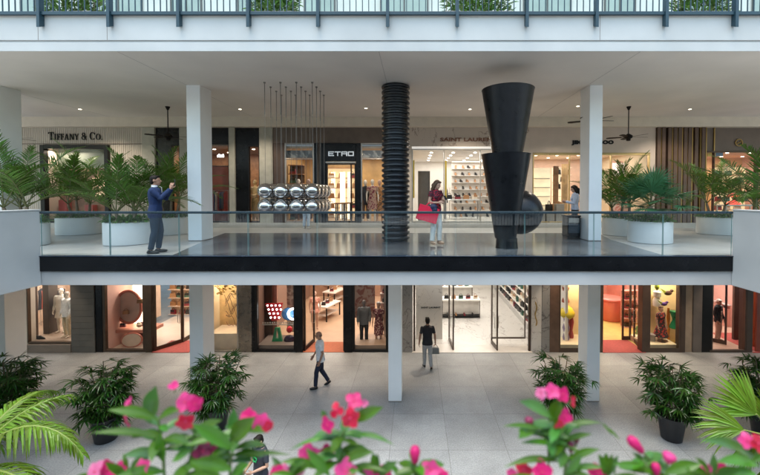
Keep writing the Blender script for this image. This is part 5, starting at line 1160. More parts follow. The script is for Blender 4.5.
# 7 boy in front
c = Vector((P(260, 440, 7.1).x, 7.1, 0))
f = figure('person', 'boy in charcoal shirt with a green print on the open plaza', 'person', c, radians(-28), 1.51,
    dict(le=(.235, -.02, 1.13), lw=(.06, -.24, 1.08), re=(-.24, .02, 1.13), rw=(-.20, -.22, 1.02), pitch=.32, yaw=-.1, lcurl=.5), top=dict(mat=fab('charcoal', (.045, .05, .065)), sleeve='short', hem=.84, grow=.026, flare=.015), bottom=dict(mat=fab('midnight', (.012, .017, .04))), shoes=(BLK, SOLEW), hair=HAIRD)
m = MB(); m.tube([Vector((.05*cos(a), -.150+.12*abs(cos(a))**2*.12, 1.25+.05*sin(a))) *(1.56/1.75) for a in [2*pi*i/16 for i in range(17)]], .012, 6); m.box(-.045, .045, -.137, -.125, 1.06, 1.075)
o = m.build('shirt_print', M('green_print', (.02, .45, .12), .6), None, 60); o.parent = f
# 8 person in the vestibule
c = G(718, 341, 0)
figure('person', 'white haired person in black jacket and pale trousers inside the dark glass vestibule', 'person', (c.x, c.y, .006), radians(28), 1.76, dict(pitch=.2, yaw=-.3, le=(.24, .0, 1.14), lw=(.22, -.10, .9)),
    top=dict(mat=fab('black', (.02, .02, .025)), sleeve='long', hem=.80, grow=.03), bottom=dict(mat=fab('blush', (.62, .45, .38), .06)), shoes=(BLK, BLK), hair=HAIRW, jacket=True, shirt=fab('grey_shirt', (.3, .3, .32)))
# ---- shop dummies
DW = M('dummy_white', (.74, .68, .60), .3, var=.04); DG = M('dummy_gold_light', (.66, .48, .24), .3, var=.08); DT = M('dummy_tan', (.5, .32, .24), .35, var=.05)
def dummy(label, px, Y, z, rz, H, skin, **kw): return figure('mannequin', label, 'mannequin', (P(px, kw.pop('py', 320), Y).x, Y, z), radians(rz), H, kw.pop('pose', {}), skin=skin, face=False, voxel=.013, **kw)
IV = fab('ivory', (.80, .77, .70), .06)
dummy('white dummy in white jacket and cream trousers on the stone sill', 67, GY+.55, .37, -15, 1.84, DW, top=dict(mat=fab('white', (.75, .76, .78)), sleeve='long', hem=.80, grow=.03), bottom=dict(mat=fab('cream', (.62, .52, .36)), w=.95), jacket=True)
dummy('bare white dummy half hidden behind the white jacketed one', 61.5, GY+1.1, .37, 10, 1.84, DW, top=dict(mat=IV, sleeve='long', hem=.6, grow=.03, flare=.04))
dummy('dummy in pink dress inside the orange mat doorway', 315, G(315, 329, 0).y, .006, 20, 1.72, DT, dress=dict(mat=fab('blush_dress', (.62, .30, .22)), hem=.78, flare=.05), female=True)
dummy('dummy in grey jacket and black trousers in the shop window', 364, GY+.75, P(364, 344.5, GY+.75).z, 8, 1.84, M('dummy_grey', (.16, .13, .12), .4), top=dict(mat=fab('grey_jacket', (.13, .135, .14)), sleeve='long', hem=.80, grow=.035), bottom=dict(mat=fab('black', (.02, .02, .025))), shoes=(SOLEW, SOLEW), jacket=True)
dummy('dummy in white cap and floral robe in the shop window', 378.5, GY+.8, P(378, 344.5, GY+.8).z, -10, 1.76, DT, dress=dict(mat=patterned('floral', (.50, .34, .28), (.14, .03, .04), 14), hem=.42, flare=.03), hair=HAIRW, female=True, shoes=(BLK, BLK))
dummy('dummy in full red printed skirt in the right cream window', 661, GY+.55, P(661, 345.5, GY+.55).z, 15, 1.60, DT, dress=dict(mat=patterned('red_skirt', (.50, .05, .04), (.05, .03, .03), 12), hem=.42, flare=.16), female=True, hair=HAIRB)
dummy('gold lit dummy with bent arms in the dark stone shop window', 255, UY+.7, UB+.01, -20, 1.80, DG, py=195, pose=dict(le=(.27, .03, 1.16), lw=(.10, -.16, 1.10), re=(-.27, .03, 1.16), rw=(-.1, -.16, 1.12)), bottom=dict(mat=fab('gold_lit_trouser', (.40, .28, .12))))  # warm gold light on this dummy is put into its colours
dummy('pale dummy seen above the hanging steel spheres', 298.5, UY+.9, UB+.01, 5, 1.84, DW, py=195, top=dict(mat=fab('stone', (.45, .42, .40)), sleeve='long', hem=.8), bottom=dict(mat=fab('brown', (.12, .07, .045))))
dummy('dummy with fur collar beside the silver lettered door', 308.5, UY+1.0, UB+.01, -10, 1.84, DT, py=195, top=dict(mat=patterned('fur', (.55, .40, .24), (.25, .14, .06), 16), sleeve='long', hem=.7, grow=.04), bottom=dict(mat=fab('brown', (.12, .07, .045))))
dummy('dummy in wine red coat in the window left of the ribbed tube', 372.5, UY+.7, UB+.01, 10, 1.82, DW, py=195, dress=dict(mat=patterned('wine', (.20, .03, .06), (.42, .28, .22), 12), hem=.5, flare=.05), female=True)
dummy('dummy in dark print dress closest to the ribbed tube', 379.5, UY+.85, UB+.01, -5, 1.80, DT, py=195, dress=dict(mat=patterned('dark_print', (.06, .035, .03), (.4, .2, .08), 14), hem=.4, flare=.04), female=True)
dummy('dark clad dummy in the window between door and ribbed tube', 365.5, UY+.9, UB+.01, 15, 1.80, DW, py=195, top=dict(mat=fab('black', (.02, .02, .025)), sleeve='long', hem=.7), bottom=dict(mat=fab('brown', (.12, .07, .045))))
# ================================================================== plants
LEAF = M('palm_leaf', (.072, .155, .015), .42, var=.2, scale=2.5, island=.35, sub=.22)
LEAFD = M('lady_palm_leaf', (.028, .085, .011), .28, var=.2, scale=3, island=.4, sub=.18)
LEAFB = M('blue_fan_leaf', (.07, .20, .085), .42, var=.2, scale=3, island=.25, sub=.2)
LEAFY = M('bright_frond_leaf', (.13, .235, .014), .42, var=.22, scale=4, island=.35, sub=.32)
STEM = M('palm_stem', (.12, .13, .045), .55, var=.2, scale=8); TRUNK = M('palm_trunk', (.19, .145, .095), .8, var=.25, scale=14, bump=.5, bscale=30)
COVER = M('groundcover_leaf', (.09, .19, .035), .45, var=.2, scale=5, island=.4, sub=.2)
def strip(m, p, d, up, ln, w_, droop=.3, n=4, mi=0, curl=0):
    """one leaflet: a folded, drooping blade"""
    d = d.normalized(); s_ = d.cross(up); s_ = s_.normalized() if s_.length > .05 else d.cross(Vector((1, 0, 0))).normalized()
    pts = []; q = p.copy(); dd = d.copy()
    prof = [.45, 1.0, .9, .55, .03] if n == 4 else [.5, 1.0, .7, .03]
    vs_ = []; fs = []
    for i in range(n+1):
        nn = s_.cross(dd).normalized(); ww = w_*prof[i]*.5
        vs_ += [q+s_*ww+nn*ww*.35, q, q-s_*ww+nn*ww*.35]
        if i < n:
            q = q+dd*ln/n; dd = (dd+Vector((0, 0, -droop*1.0/n))+s_*curl/n).normalized()
    for i in range(n):
        a = i*3; fs += [(a, a+1, a+4, a+3), (a+1, a+2, a+5, a+4)]
    m.add(vs_, fs, mi)
def frond(mf, ms, base, az, el, L_, droop, nl, ll, lw, rr, t0=.2, vee=.35, hang=.35, rad=.016):
    pts = [Vector(base)]; d = Vector((cos(az)*cos(el), sin(az)*cos(el), sin(el))); n = 14; dirs = [d]
    sw = rr.uniform(-.15, .15)
    for i in range(n):
        side = Vector((-sin(az), cos(az), 0)); d = (d+Vector((0, 0, -droop/n*(.4+1.3*i/n)))+side*sw/n).normalized(); pts.append(pts[-1]+d*L_/n); dirs.append(d)
    ms.tube(pts, [rad*(1-.8*i/n) for i in range(n+1)], 6)
    for i in range(nl):
        t = t0+(1-t0)*(i+.5)/nl; f_ = t*n; k = min(int(f_), n-1); p = pts[k].lerp(pts[k+1], f_-k); dr = dirs[k+1]
        side = dr.cross(Vector((0, 0, 1))); side = side.normalized() if side.length > .05 else Vector((1, 0, 0)); up = side.cross(dr).normalized()
        pr = (.55+.45*sin(pi*min(1, (t-t0)/(1-t0)*1.15+.12))) * (1-.45*max(0, (t-.75)/.25))
        a = radians(62-34*t+rr.uniform(-7, 7))
        for sg in (-1, 1):
            v = dr*cos(a)+side*sg*sin(a)+up*(vee+rr.uniform(-.12, .12))*sin(a)
            strip(mf, p, v, up, ll*pr*rr.uniform(.88, 1.1), lw*rr.uniform(.85, 1.15), hang*rr.uniform(.6, 1.6))
def fan(mf, ms, base, az, el, pet, Rr, nseg, rr, spread=radians(250), droop=.5, w_=None, prad=.009):
    d = Vector((cos(az)*cos(el), sin(az)*cos(el), sin(el))); pts = [Vector(base)]
    for i in range(5): d = (d+Vector((0, 0, -.06))).normalized(); pts.append(pts[-1]+d*pet/5)
    ms.tube(pts, [prad*(1-.4*i/5) for i in range(6)], 5)
    side = d.cross(Vector((0, 0, 1))).normalized(); up = side.cross(d).normalized(); nd = (d+up*rr.uniform(-.35, .15)).normalized(); up = side.cross(nd).normalized()
    w_ = w_ or Rr*spread/nseg*.85
    for i in range(nseg):
        a = -spread/2+spread*(i+.5)/nseg; v = nd*cos(a)+side*sin(a)+up*(.18*cos(2*a)+rr.uniform(-.05, .05))
        strip(mf, pts[-1]+v*.01, v, up, Rr*(1-.22*abs(a)/(spread/2))*rr.uniform(.9, 1.06), w_, droop*rr.uniform(.6, 1.4))
def blobleaves(m, c, rx, ry, rz, n, ll, lw, rr, up=.5):
    for i in range(n):
        a = rr.uniform(0, 2*pi); q = sqrt(rr.random()); h = rr.uniform(-1, 1)
        p = Vector((c[0]+rx*q*cos(a), c[1]+ry*q*sin(a), c[2]+rz*h)); v = Vector((cos(a)*q+rr.uniform(-.6, .6), sin(a)*q+rr.uniform(-.6, .6), up+rr.uniform(-.5, .6))).normalized()
        strip(m, p, v, Vector((0, 0, 1)), ll*rr.uniform(.6, 1.3), lw*rr.uniform(.7, 1.2), .5, 3)
POTW = M('planter_white', (.74, .75, .74), .5, var=.05, scale=2)
SOIL = M('soil', (.05, .035, .025), .9, var=.3, scale=20)
def round_planter(t, c, r, h, rr, cover=True):
    MB().lathe([(r*.985, 0), (r, .02), (r, h-.012), (r-.012, h), (r-.05, h), (r-.055, h-.05)], (c[0], c[1], c[2]+.004), 56, 0, False).build('planter', POTW, t, 40)
    MB().lathe([(r*.95, h-.06), (r*.95, h-.05)], (c[0], c[1], c[2]), 32).build('soil_surface', SOIL, t)
    if cover:
        m = MB(); blobleaves(m, (c[0], c[1], c[2]+h+.06), r*.95, r*.95, .08, 330, .13, .05, rr, .5)
        for i in range(70):
            a = rr.uniform(0, 2*pi); strip(m, Vector((c[0]+r*.93*cos(a), c[1]+r*.93*sin(a), c[2]+h+.03)), Vector((cos(a), sin(a), .3)), Vector((0, 0, 1)), .16, .055, 1.6, 3)
        m.build('groundcover', COVER, t, 0)
def feather_palm(label, px, Y, r, h, crown, nf, L_, seed, ntr=3, base_py=None, leafmat=LEAF, cover=True, x=None, z=Z2+.006, planter=True, elr=(.55, 1.5), ll=.5, group='white tub palms along the gallery', nl=30):
    rr = random.Random(seed); c = (P(px, 210, Y).x if x is None else x, Y, z)
    t = thing('potted_palm', label, 'potted palm', c, 0, group)
    if planter: round_planter(t, c, r, h, rr, cover)
    mf, ms, mt = MB(), MB(), MB()
    for k in range(ntr):
        a = 2*pi*k/ntr+rr.uniform(-.4, .4); q = .0 if ntr == 1 else r*.35
        b = Vector((c[0]+q*cos(a), c[1]+q*sin(a), c[2]+h*.9)); tp = Vector((c[0]+q*1.5*cos(a), c[1]+q*1.5*sin(a), c[2]+crown*rr.uniform(.88, 1.06)))
        mt.tube([b, b.lerp(tp, .5)+Vector((rr.uniform(-.03, .03), rr.uniform(-.03, .03), 0)), tp], [.06, .045, .035], 9)
        for i in range(nf):
            az = 2*pi*(i+rr.uniform(-.3, .3))/nf+k; el = elr[0]+(elr[1]-elr[0])*((i*5) % nf if nf % 5 else (i*3) % nf)/nf
            frond(mf, ms, tp, az, el, L_*rr.uniform(.8, 1.1), rr.uniform(.8, 1.5), nl, ll, .030, rr, hang=rr.uniform(.2, .6))
    mf.build('fronds', leafmat, t, 0); ms.build('leaf_stalks', STEM, t, 60); mt.build('trunk', TRUNK, t, 60); return t
feather_palm('tall feathery palm at the edge above the parapet wall by the jewellery shop', 20, 10.0, .58, .6, 1.0, 7, 2.05, 1)
feather_palm('broad feathery palm in the tub in front of the jewellery window', 79, 13.0, .62, .58, 1.1, 7, 2.2, 2)
feather_palm('feathery palm over a tub of light leafy plants behind the man in navy suit', 128, 10.4, .56, .6, 0.95, 7, 1.85, 3, ntr=3)
feather_palm('dark feathery palm between the man in navy suit and the white column', 170, 13.0, .60, .58, 1.15, 7, 2.0, 4)
feather_palm('feathery palm in the white tub right beside the white column, farther of the pair', 622, 12.7, .60, .57, 1.0, 7, 1.7, 5, ntr=3)
feather_palm('thin feathery palm in the white tub in front of the brown slats', 717, 13.0, .58, .58, 1.0, 6, 1.9, 6, ntr=2)
feather_palm('feathery palm at the edge above the parapet wall by the slatted brown shop', 770, 10.4, .58, .6, 1.05, 7, 2.1, 7)
# blue green fan palm
rr = random.Random(8); c = (P(650, 210, 10.75).x, 10.75, Z2+.006)
t = thing('potted_palm', 'blue green fan palm in the nearer white tub right of the white column', 'potted palm', c, 0, 'white tub palms along the gallery')
round_planter(t, c, .56, .6, rr)
mf, ms, mt = MB(), MB(), MB(); tp = Vector((c[0], c[1], c[2]+1.02)); mt.tube([(c[0], c[1], c[2]+.54), tp], [.09, .07], 10)
for i in range(22):
    az = 2*pi*i*.382; el = 1.45-1.5*i/22; fan(mf, ms, tp+Vector((0, 0, .02*rr.random())), az, el, rr.uniform(.5, .75), rr.uniform(.5, .62), 26, rr, radians(240), .25, .05)
mf.build('fronds', LEAFB, t, 0); ms.build('leaf_stalks', STEM, t, 60); mt.build('trunk', TRUNK, t, 60)
# lady palms in black pots on the plaza
POTB = M('pot_black', (.016, .016, .018), .35, var=.2)
def lady_palm(seed):
    rr = random.Random(seed); t = thing('potted_lady_palm', 'x', 'potted plant', (0, 0, 0), 0, 'lady palms in black pots on the plaza')
    MB().lathe([(.22, 0), (.235, .015), (.315, .56), (.325, .575), (.325, .60), (.30, .60), (.29, .55)], (0, 0, .004), 40, 0, False).build('pot', POTB, t, 40)
    MB().lathe([(.295, .55), (.295, .56)], (0, 0, 0), 28).build('soil_surface', SOIL, t)
    mf, ms, mc = MB(), MB(), MB()
    for k in range(15):
        a = 2*pi*k*.382; q = .20*sqrt((k+.5)/15); hgt = rr.uniform(.55, 1.50) if k > 4 else rr.uniform(1.2, 1.6); out = rr.uniform(.12, .42)*(1 if k > 3 else .5)
        b = Vector((q*cos(a), q*sin(a), .55)); tp = b+Vector((out*cos(a), out*sin(a), hgt*.85)); mid = b.lerp(tp, .5)+Vector((-.03*cos(a), -.03*sin(a), .02))
        mc.tube([b, mid, tp], [.014, .012, .01], 6)
        for i in range(13):
            u = .05+.95*(i+rr.random()*.6)/13; p = b.lerp(mid, u*2) if u < .5 else mid.lerp(tp, min(1, u*2-1))
            fan(mf, ms, p, a+rr.uniform(-2.2, 2.2), rr.uniform(-.2, 1.0), rr.uniform(.15, .34), rr.uniform(.25, .38), rr.choice((6, 7, 8, 9)), rr, radians(rr.uniform(170, 230)), rr.uniform(.4, 1.1), .042, .004)
    mf.build('foliage', LEAFD, t, 0); ms.build('leaf_stalks', STEM, t, 60); mc.build('canes', M('palm_cane', (.10, .075, .04), .6, var=.2, scale=20), t, 60); return t
lp = lady_palm(21); lp2 = lady_palm(33); spots = [(8, 9.55, 1.02, 'dark lady palm in black pot at the edge in front of the white clothed dummies'), (106, 9.25, 1.0, 'bushy lady palm in black pot in front of the bronze framed window'), (217, 9.7, .97, 'lady palm in front of the plaza column by the golden window'),
    (560.5, 9.75, .97, 'lady palm in front of the plaza column by the marble entrance and left cream window'), (671.5, 9.3, 1.0, 'lady palm in black pot in front of the right cream window'), (764, 9.35, 1.0, 'dark lady palm at the edge in front of the dark glass vestibule')]
for i, (px, Y, k, lb) in enumerate(spots):
    x = P(px, 430, Y).x
    if i == 0: lp.location = (x, Y, 0); lp.rotation_euler = (0, 0, .4); lp.scale = (k,)*3; lp['label'] = lb
    elif i == 1: lp2.location = (x, Y, 0); lp2['label'] = lb
    else: dup(lp2 if i % 2 else lp, (x, Y, 0), .4+1.3*i, (k, k, k*(.97+.03*(i % 3))), lb)
# palms growing in the court, close to the camera
rr = random.Random(31)
b = Vector((P(-48, 470, 4.6).x, 4.6, 0)); zc = P(-48, 486, 4.6).z
t = thing('palm_tree', 'bright green palm with a drooping frond at the bottom corner by the dark lady palm', 'palm tree', b)
mf, ms, mt = MB(), MB(), MB(); tp = Vector((b.x, b.y, zc)); mt.tube([b, (b.x+.05, b.y, zc*.5), tp], [.13, .10, .08], 12)
for az, el, L_, dr in ((.12, 1.02, 2.05, 2.3), (-.25, .62, 1.9, 1.5), (.75, 1.05, 1.4, 1.4), (1.6, .9, 1.7, 1.7), (2.6, .8, 1.7, 1.7), (3.5, .7, 1.7, 1.6), (4.4, .7, 1.6, 1.7), (5.2, .5, 1.6, 1.5), (-.7, .25, 1.6, 1.2)):
    frond(mf, ms, tp, az, el, L_, dr, 58, .50, .026, rr, .22, .0, 2.2, .022)
mf.build('fronds', LEAFY, t, 0); ms.build('leaf_stalks', M('bright_stem', (.20, .26, .05), .5, var=.1), t, 60); mt.build('trunk', TRUNK, t, 60)
b = Vector((P(790, 440, 4.7).x, 4.7, 0)); ctr = P(781, 447, 4.7)
t = thing('fan_palm_tree', 'bright yellow green fan palm reaching in at the bottom corner by the dark vestibule', 'palm tree', b)
mf, ms, mt = MB(), MB(), MB(); tp = Vector((ctr.x, ctr.y, ctr.z)); mt.tube([b, tp], [.12, .08], 12)
def broad_fan(hub, dr, nrm, Rr, nseg, spread, droop):
    dr = dr.normalized(); nrm = (nrm-dr*nrm.dot(dr)).normalized(); sd_ = dr.cross(nrm)
    ms.tube([tp, tp.lerp(hub, .5)+Vector((0, 0, .05)), hub], [.016, .012, .009], 6)
    for i in range(nseg):
        a = -spread/2+spread*(i+.5)/nseg; v = dr*cos(a)+sd_*sin(a)+nrm*rr.uniform(-.03, .03)
        strip(mf, hub+v*.01, v, nrm, Rr*(1-.12*abs(a)/(spread/2))*rr.uniform(.94, 1.04), Rr*spread/nseg*1.02, droop*rr.uniform(.6, 1.3))
for hx_, hy_, tx, ty, Rr, yy, sp_, dp in ((756, 414, 728, 388, .56, 4.5, 1.75, .35), (744, 430, 705, 418, .55, 4.35, 1.35, .9), (752, 436, 745, 470, .5, 4.3, 1.7, .5), (790, 405, 800, 360, .55, 4.8, 1.8, .4), (800, 430, 850, 430, .5, 4.6, 1.8, .6), (775, 460, 770, 500, .5, 4.2, 1.8, .5), (775, 425, 765, 385, .5, 5.0, 1.8, .4)):
    hb = P(hx_, hy_, yy); broad_fan(hb, P(tx, ty, yy+.1)-hb, Vector((rr.uniform(-.3, .1), -1, .55)), Rr, 20, sp_, dp)
mf.build('fronds', LEAFY, t, 0); ms.build('leaf_stalks', MATS['bright_stem'], t, 60); mt.build('trunk', TRUNK, t, 60)
# shrubs on the top terrace
for i, (pa, pb) in enumerate(((43, 104), (250, 298), (442, 512), (673, 731))):
    rr = random.Random(60+i); Y = 9.25; x0, x1 = P(pa, 5, Y).x, P(pb, 5, Y).x
    t = thing('terrace_shrub', ['wide leafy shrub behind the top railing above the jewellery shop', 'leafy shrub behind the top railing above the silver lettered door', 'leafy shrub behind the top railing above the black cones', 'leafy shrub behind the top railing above the brown slats'][i], 'shrub', ((x0+x1)/2, Y, Z3), 0, 'shrubs on the top terrace')
    MB().box(x0+.06, x1-.06, Y-.3, Y+.3, Z3+.003, Z3+.32).build('trough', STONEG, t, 0, .01)
    m = MB(); blobleaves(m, ((x0+x1)/2, Y, Z3+.78), (x1-x0)/2, .42, .55, 1300, .15, .06, rr, .4); m.build('foliage', COVER, t, 0)
    m = MB()
    for k in range(9): xx = x0+(x1-x0)*(k+.5)/9; m.tube([(xx, Y, Z3+.32), (xx+rr.uniform(-.1, .1), Y+rr.uniform(-.1, .1), Z3+1.1)], [.012, .006], 5)
    m.build('stems', TRUNK, t, 60)
# ================================================================== sculptures, fans, kiosk
CHROME = M('polished_steel', (.62, .60, .58), .07, metal=1.0, var=.04, scale=3)
CABLE = M('steel_cable', (.20, .18, .16), .4, metal=.6, var=0)
DARKB = M('dark_patina', (.0085, .009, .011), .3, var=.35, scale=6, bump=.02, spec=.38, bscale=18)
Ya = 10.67; sp = .448
xs0 = P(265.5, 190, Ya).x
zt1, zt2 = P(400, 190.8, Ya).z, P(400, 206.2, Ya).z
t = thing('hanging_sphere_sculpture', 'sculpture of polished steel spheres in two stacked grids hanging on cables', 'sculpture', (xs0+sp*1.5, Ya+sp*1.5, zt2))
sm_ = None
for i in range(4):
    for j in range(4):
        x, y = xs0+sp*i, Ya+sp*j; m = MB(); m.tube([(x, y, zt1+.2), (x, y, ZCEIL)], .0055, 5); m.lathe([(.03, -.03), (.035, 0)], (x, y, zb+.006), 10); m.tube([(x, y, zb-.9), (x, y, zb)], .011, 6); m.build('cable', CABLE, t, 60)
        for z in (zt1, zt2):
            if sm_ is None: q = MB(); q.ell((0, 0, 0), (.221, .221, .216), 40, 24); sm_ = q.mesh('sphere', [CHROME], 180)
            o = link(sm_, 'sphere', t); o.location = Vector((x, y, z))-t.location
# black ribbed tube round the middle column
xm = P(395.2, 165, 10.75).x; rb = .41
t = thing('ribbed_tube', 'black ribbed tube standing from floor to ceiling round the middle column', 'sculpture', (xm, YC+.2, Z2))
prof = []; n = 30; hh = zb-Z2
for i in range(n):
    z = hh*i/n; s_ = hh/n
    prof += [(rb*.86, z+s_*.02), (rb*.88, z+s_*.30), (rb*.985, z+s_*.42), (rb, z+s_*.55), (rb, z+s_*.78), (rb*.97, z+s_*.9), (rb*.88, z+s_*.97)]
MB().lathe(prof, (xm, YC+.1, Z2+.006), 56).build('ribbed_shell', M('ribbed_black', (.014, .017, .021), .3, var=.25, scale=5), t, 35)
# stacked cones with ball
yc = 9.55; xc = P(507, 170, yc).x
t = thing('cone_sculpture', 'tall dark sculpture of two stacked tapering cones with a ball at its side', 'sculpture', (xc, yc, Z2))
def zz_(py): return P(400, py, yc).z
pr = lambda px: px/F*yc
z0, z1c, z2c, z3c = Z2+.006, zz_(233), zz_(154.5), zz_(90)
MB().lathe([(.285, 0), (.275, .03), (.262, zz_(238)-z0)], (xc, yc, z0), 48).build('base', DARKB, t, 40)
MB().lathe([(pr(10.5), zz_(238)-z0+.002), (pr(24.0), z2c-z0-.03), (pr(24.5), z2c-z0)], (xc-pr(1.2), yc, z0), 64).build('lower_cone', DARKB, t, 40)
MB().lathe([(pr(15.0), z2c-z0+.002), (pr(25.4), z3c-z0-.02), (pr(25.8), z3c-z0), (pr(24.9), z3c-z0), (pr(24), z3c-z0-.06)], (xc+pr(.4), yc, z0), 64).build('upper_cone', DARKB, t, 40)
yb_ = yc+.55; q = P(520, 212, yb_); m = MB(); m.ell(q, (22.2/F*yb_,)*3, 48, 30); m.build('ball', DARKB, t, 180)
MB().tube([q, (xc, yc, q.z-.05)], .09, 14).build('ball_bracket', DARKB, t, 60)
# kiosk
a, b = P(567.5, 228, 11.3), P(581, 228, 11.3)
t = thing('kiosk', 'dark waist high kiosk cabinet beside the gallery column', 'kiosk', ((a.x+b.x)/2, 11.3, Z2+.006))
zk = P(570, 215.5, 11.3).z
MB().box(a.x+.01, b.x-.01, 11.32, 11.75, Z2+.08, zk-.04).build('cabinet', BLACKP, t, 0, .01); MB().box(a.x, b.x, 11.29, 11.78, zk-.038, zk).build('top', BLACKM, t, 0, .008)
MB().box(a.x+.02, b.x-.02, 11.34, 11.73, Z2+.008, Z2+.079).build('plinth', BLACKM, t); MB().box(a.x+.04, b.x-.04, 11.308, 11.319, Z2+.2, zk-.25).build('door', M('kiosk_door', (.03, .04, .055), .2, var=.2), t, 0, .004)
MB().box(a.x+.05, b.x-.05, 11.309, 11.318, zk-.22, zk-.08).build('grille', STEEL, t)
# ceiling fans
FANB = M('fan_dark', (.012, .008, .007), .6, var=.2, spec=.15)
def ceiling_fan(label, px, py, Y, a0, drop_py):
    c = P(px, py, Y); t = thing('ceiling_fan', label, 'ceiling fan', (c.x, Y, ZCEIL-.01), 0, 'dark gallery ceiling fans')
    h = P(px, drop_py, Y); m = MB(); m.lathe([(.03, -.12), (.075, -.02), (.08, 0)], (c.x, Y, zb+.006), 20); m.tube([(c.x, Y, h.z), (c.x, Y, zb)], .018, 8); m.build('rod', FANB, t, 60)
    MB().lathe([(.03, -.16), (.07, -.15), (.075, -.08), (.13, -.05), (.14, .02), (.08, .07), (.03, .10)], (c.x, Y, h.z), 28).build('motor', FANB, t, 40)
    for k in range(5):
        a = a0+2*pi*k/5; d = Vector((cos(a), sin(a), 0)); s_ = Vector((-sin(a), cos(a), 0)); m = MB(); vs_ = []
        for u, w_ in ((.10, .03), (.2, .035), (.24, .07), (.62, .085), (.70, .06), (.72, .02)):
            for sg in (-1, 1):
                for zz in (0, .008): vs_.append(Vector((c.x, Y, h.z-.02+zz+.0+sg*.012*w_/.08))+d*u+s_*sg*w_)
        fs = []
        for i in range(5):
            q = i*4; fs += [(q, q+4, q+6, q+2), (q+1, q+3, q+7, q+5), (q, q+1, q+5, q+4), (q+2, q+6, q+7, q+3)]
        fs += [(0, 2, 3, 1), (20, 21, 23, 22)]; m.add(vs_, fs); m.build('blade', FANB, t)
ceiling_fan('ceiling fan hanging in front of the stone piers behind the man in navy suit', 168, 130, 13.6, .25, 136)
ceiling_fan('ceiling fan hanging in front of the rosy beige shop right of the column', 628.5, 130, 13.6, .1, 136.5)
ceiling_fan('ceiling fan mostly hidden behind the column by the jewellery shop', 11, 130, 13.6, .05, 137.5)
ceiling_fan('ceiling fan mostly hidden behind the column by the black lettering', 592, 115, 11.9, .1, 120)
# ================================================================== flower trough in front of the camera
VLEAF = M('periwinkle_leaf', (.06, .175, .008), .32, var=.25, scale=30, island=.25, sub=.28)
VLEAFT = M('periwinkle_leaf_teal', (.06, .18, .03), .34, var=.2, scale=30, island=.2, sub=.28)
VSTEM = M('periwinkle_stem', (.10, .16, .04), .5, var=.2, scale=40)
PK = {'pink': M('petal_pink', (.68, .05, .24), .5, var=.14, scale=60, sub=.3), 'hot': M('petal_hot_pink', (.60, .008, .15), .5, var=.16, scale=60, sub=.3), 'red': M('petal_red_pink', (.58, .010, .05), .5, var=.16, scale=60, sub=.3), 'pale': M('petal_pale_pink', (.72, .17, .36), .5, var=.1, scale=60, sub=.3), 'wine': M('petal_wine', (.22, .02, .07), .5, var=.2, scale=60, sub=.2)}
EYEP = M('petal_eye', (.55, .03, .12), .5, var=0)
YV = .5
tr = thing('flower_trough', 'long planting trough under the pink flowers on the near railing', 'planter', (0, .48, 5.5))
MB().box(-1.1, 1.1, .27, .62, 5.22, 5.50).build('trough', M('trough_grey', (.22, .22, .21), .6, var=.1), tr, 0, .01); MB().box(-1.08, 1.08, .29, .60, 5.501, 5.51).build('soil_surface', SOIL, tr)
rv = random.Random(77)
def petal(m, c, ax, up, ln, w_, cup):
    """one broad petal"""
    s_ = ax.cross(up).normalized(); vs_ = []; fs = []
    prof = [.16, .62, .95, 1.0, .74, .2]
    for i in range(6):
        u = i/5; p = c+ax*ln*u+up*(cup*ln*(u*u)); ww = w_*.5*prof[i]
        vs_ += [p+s_*ww+up*ww*.25, p+up*.0, p-s_*ww+up*ww*.25]
    for i in range(5): a = i*3; fs += [(a, a+1, a+4, a+3), (a+1, a+2, a+5, a+4)]
    m.add(vs_, fs, 0)
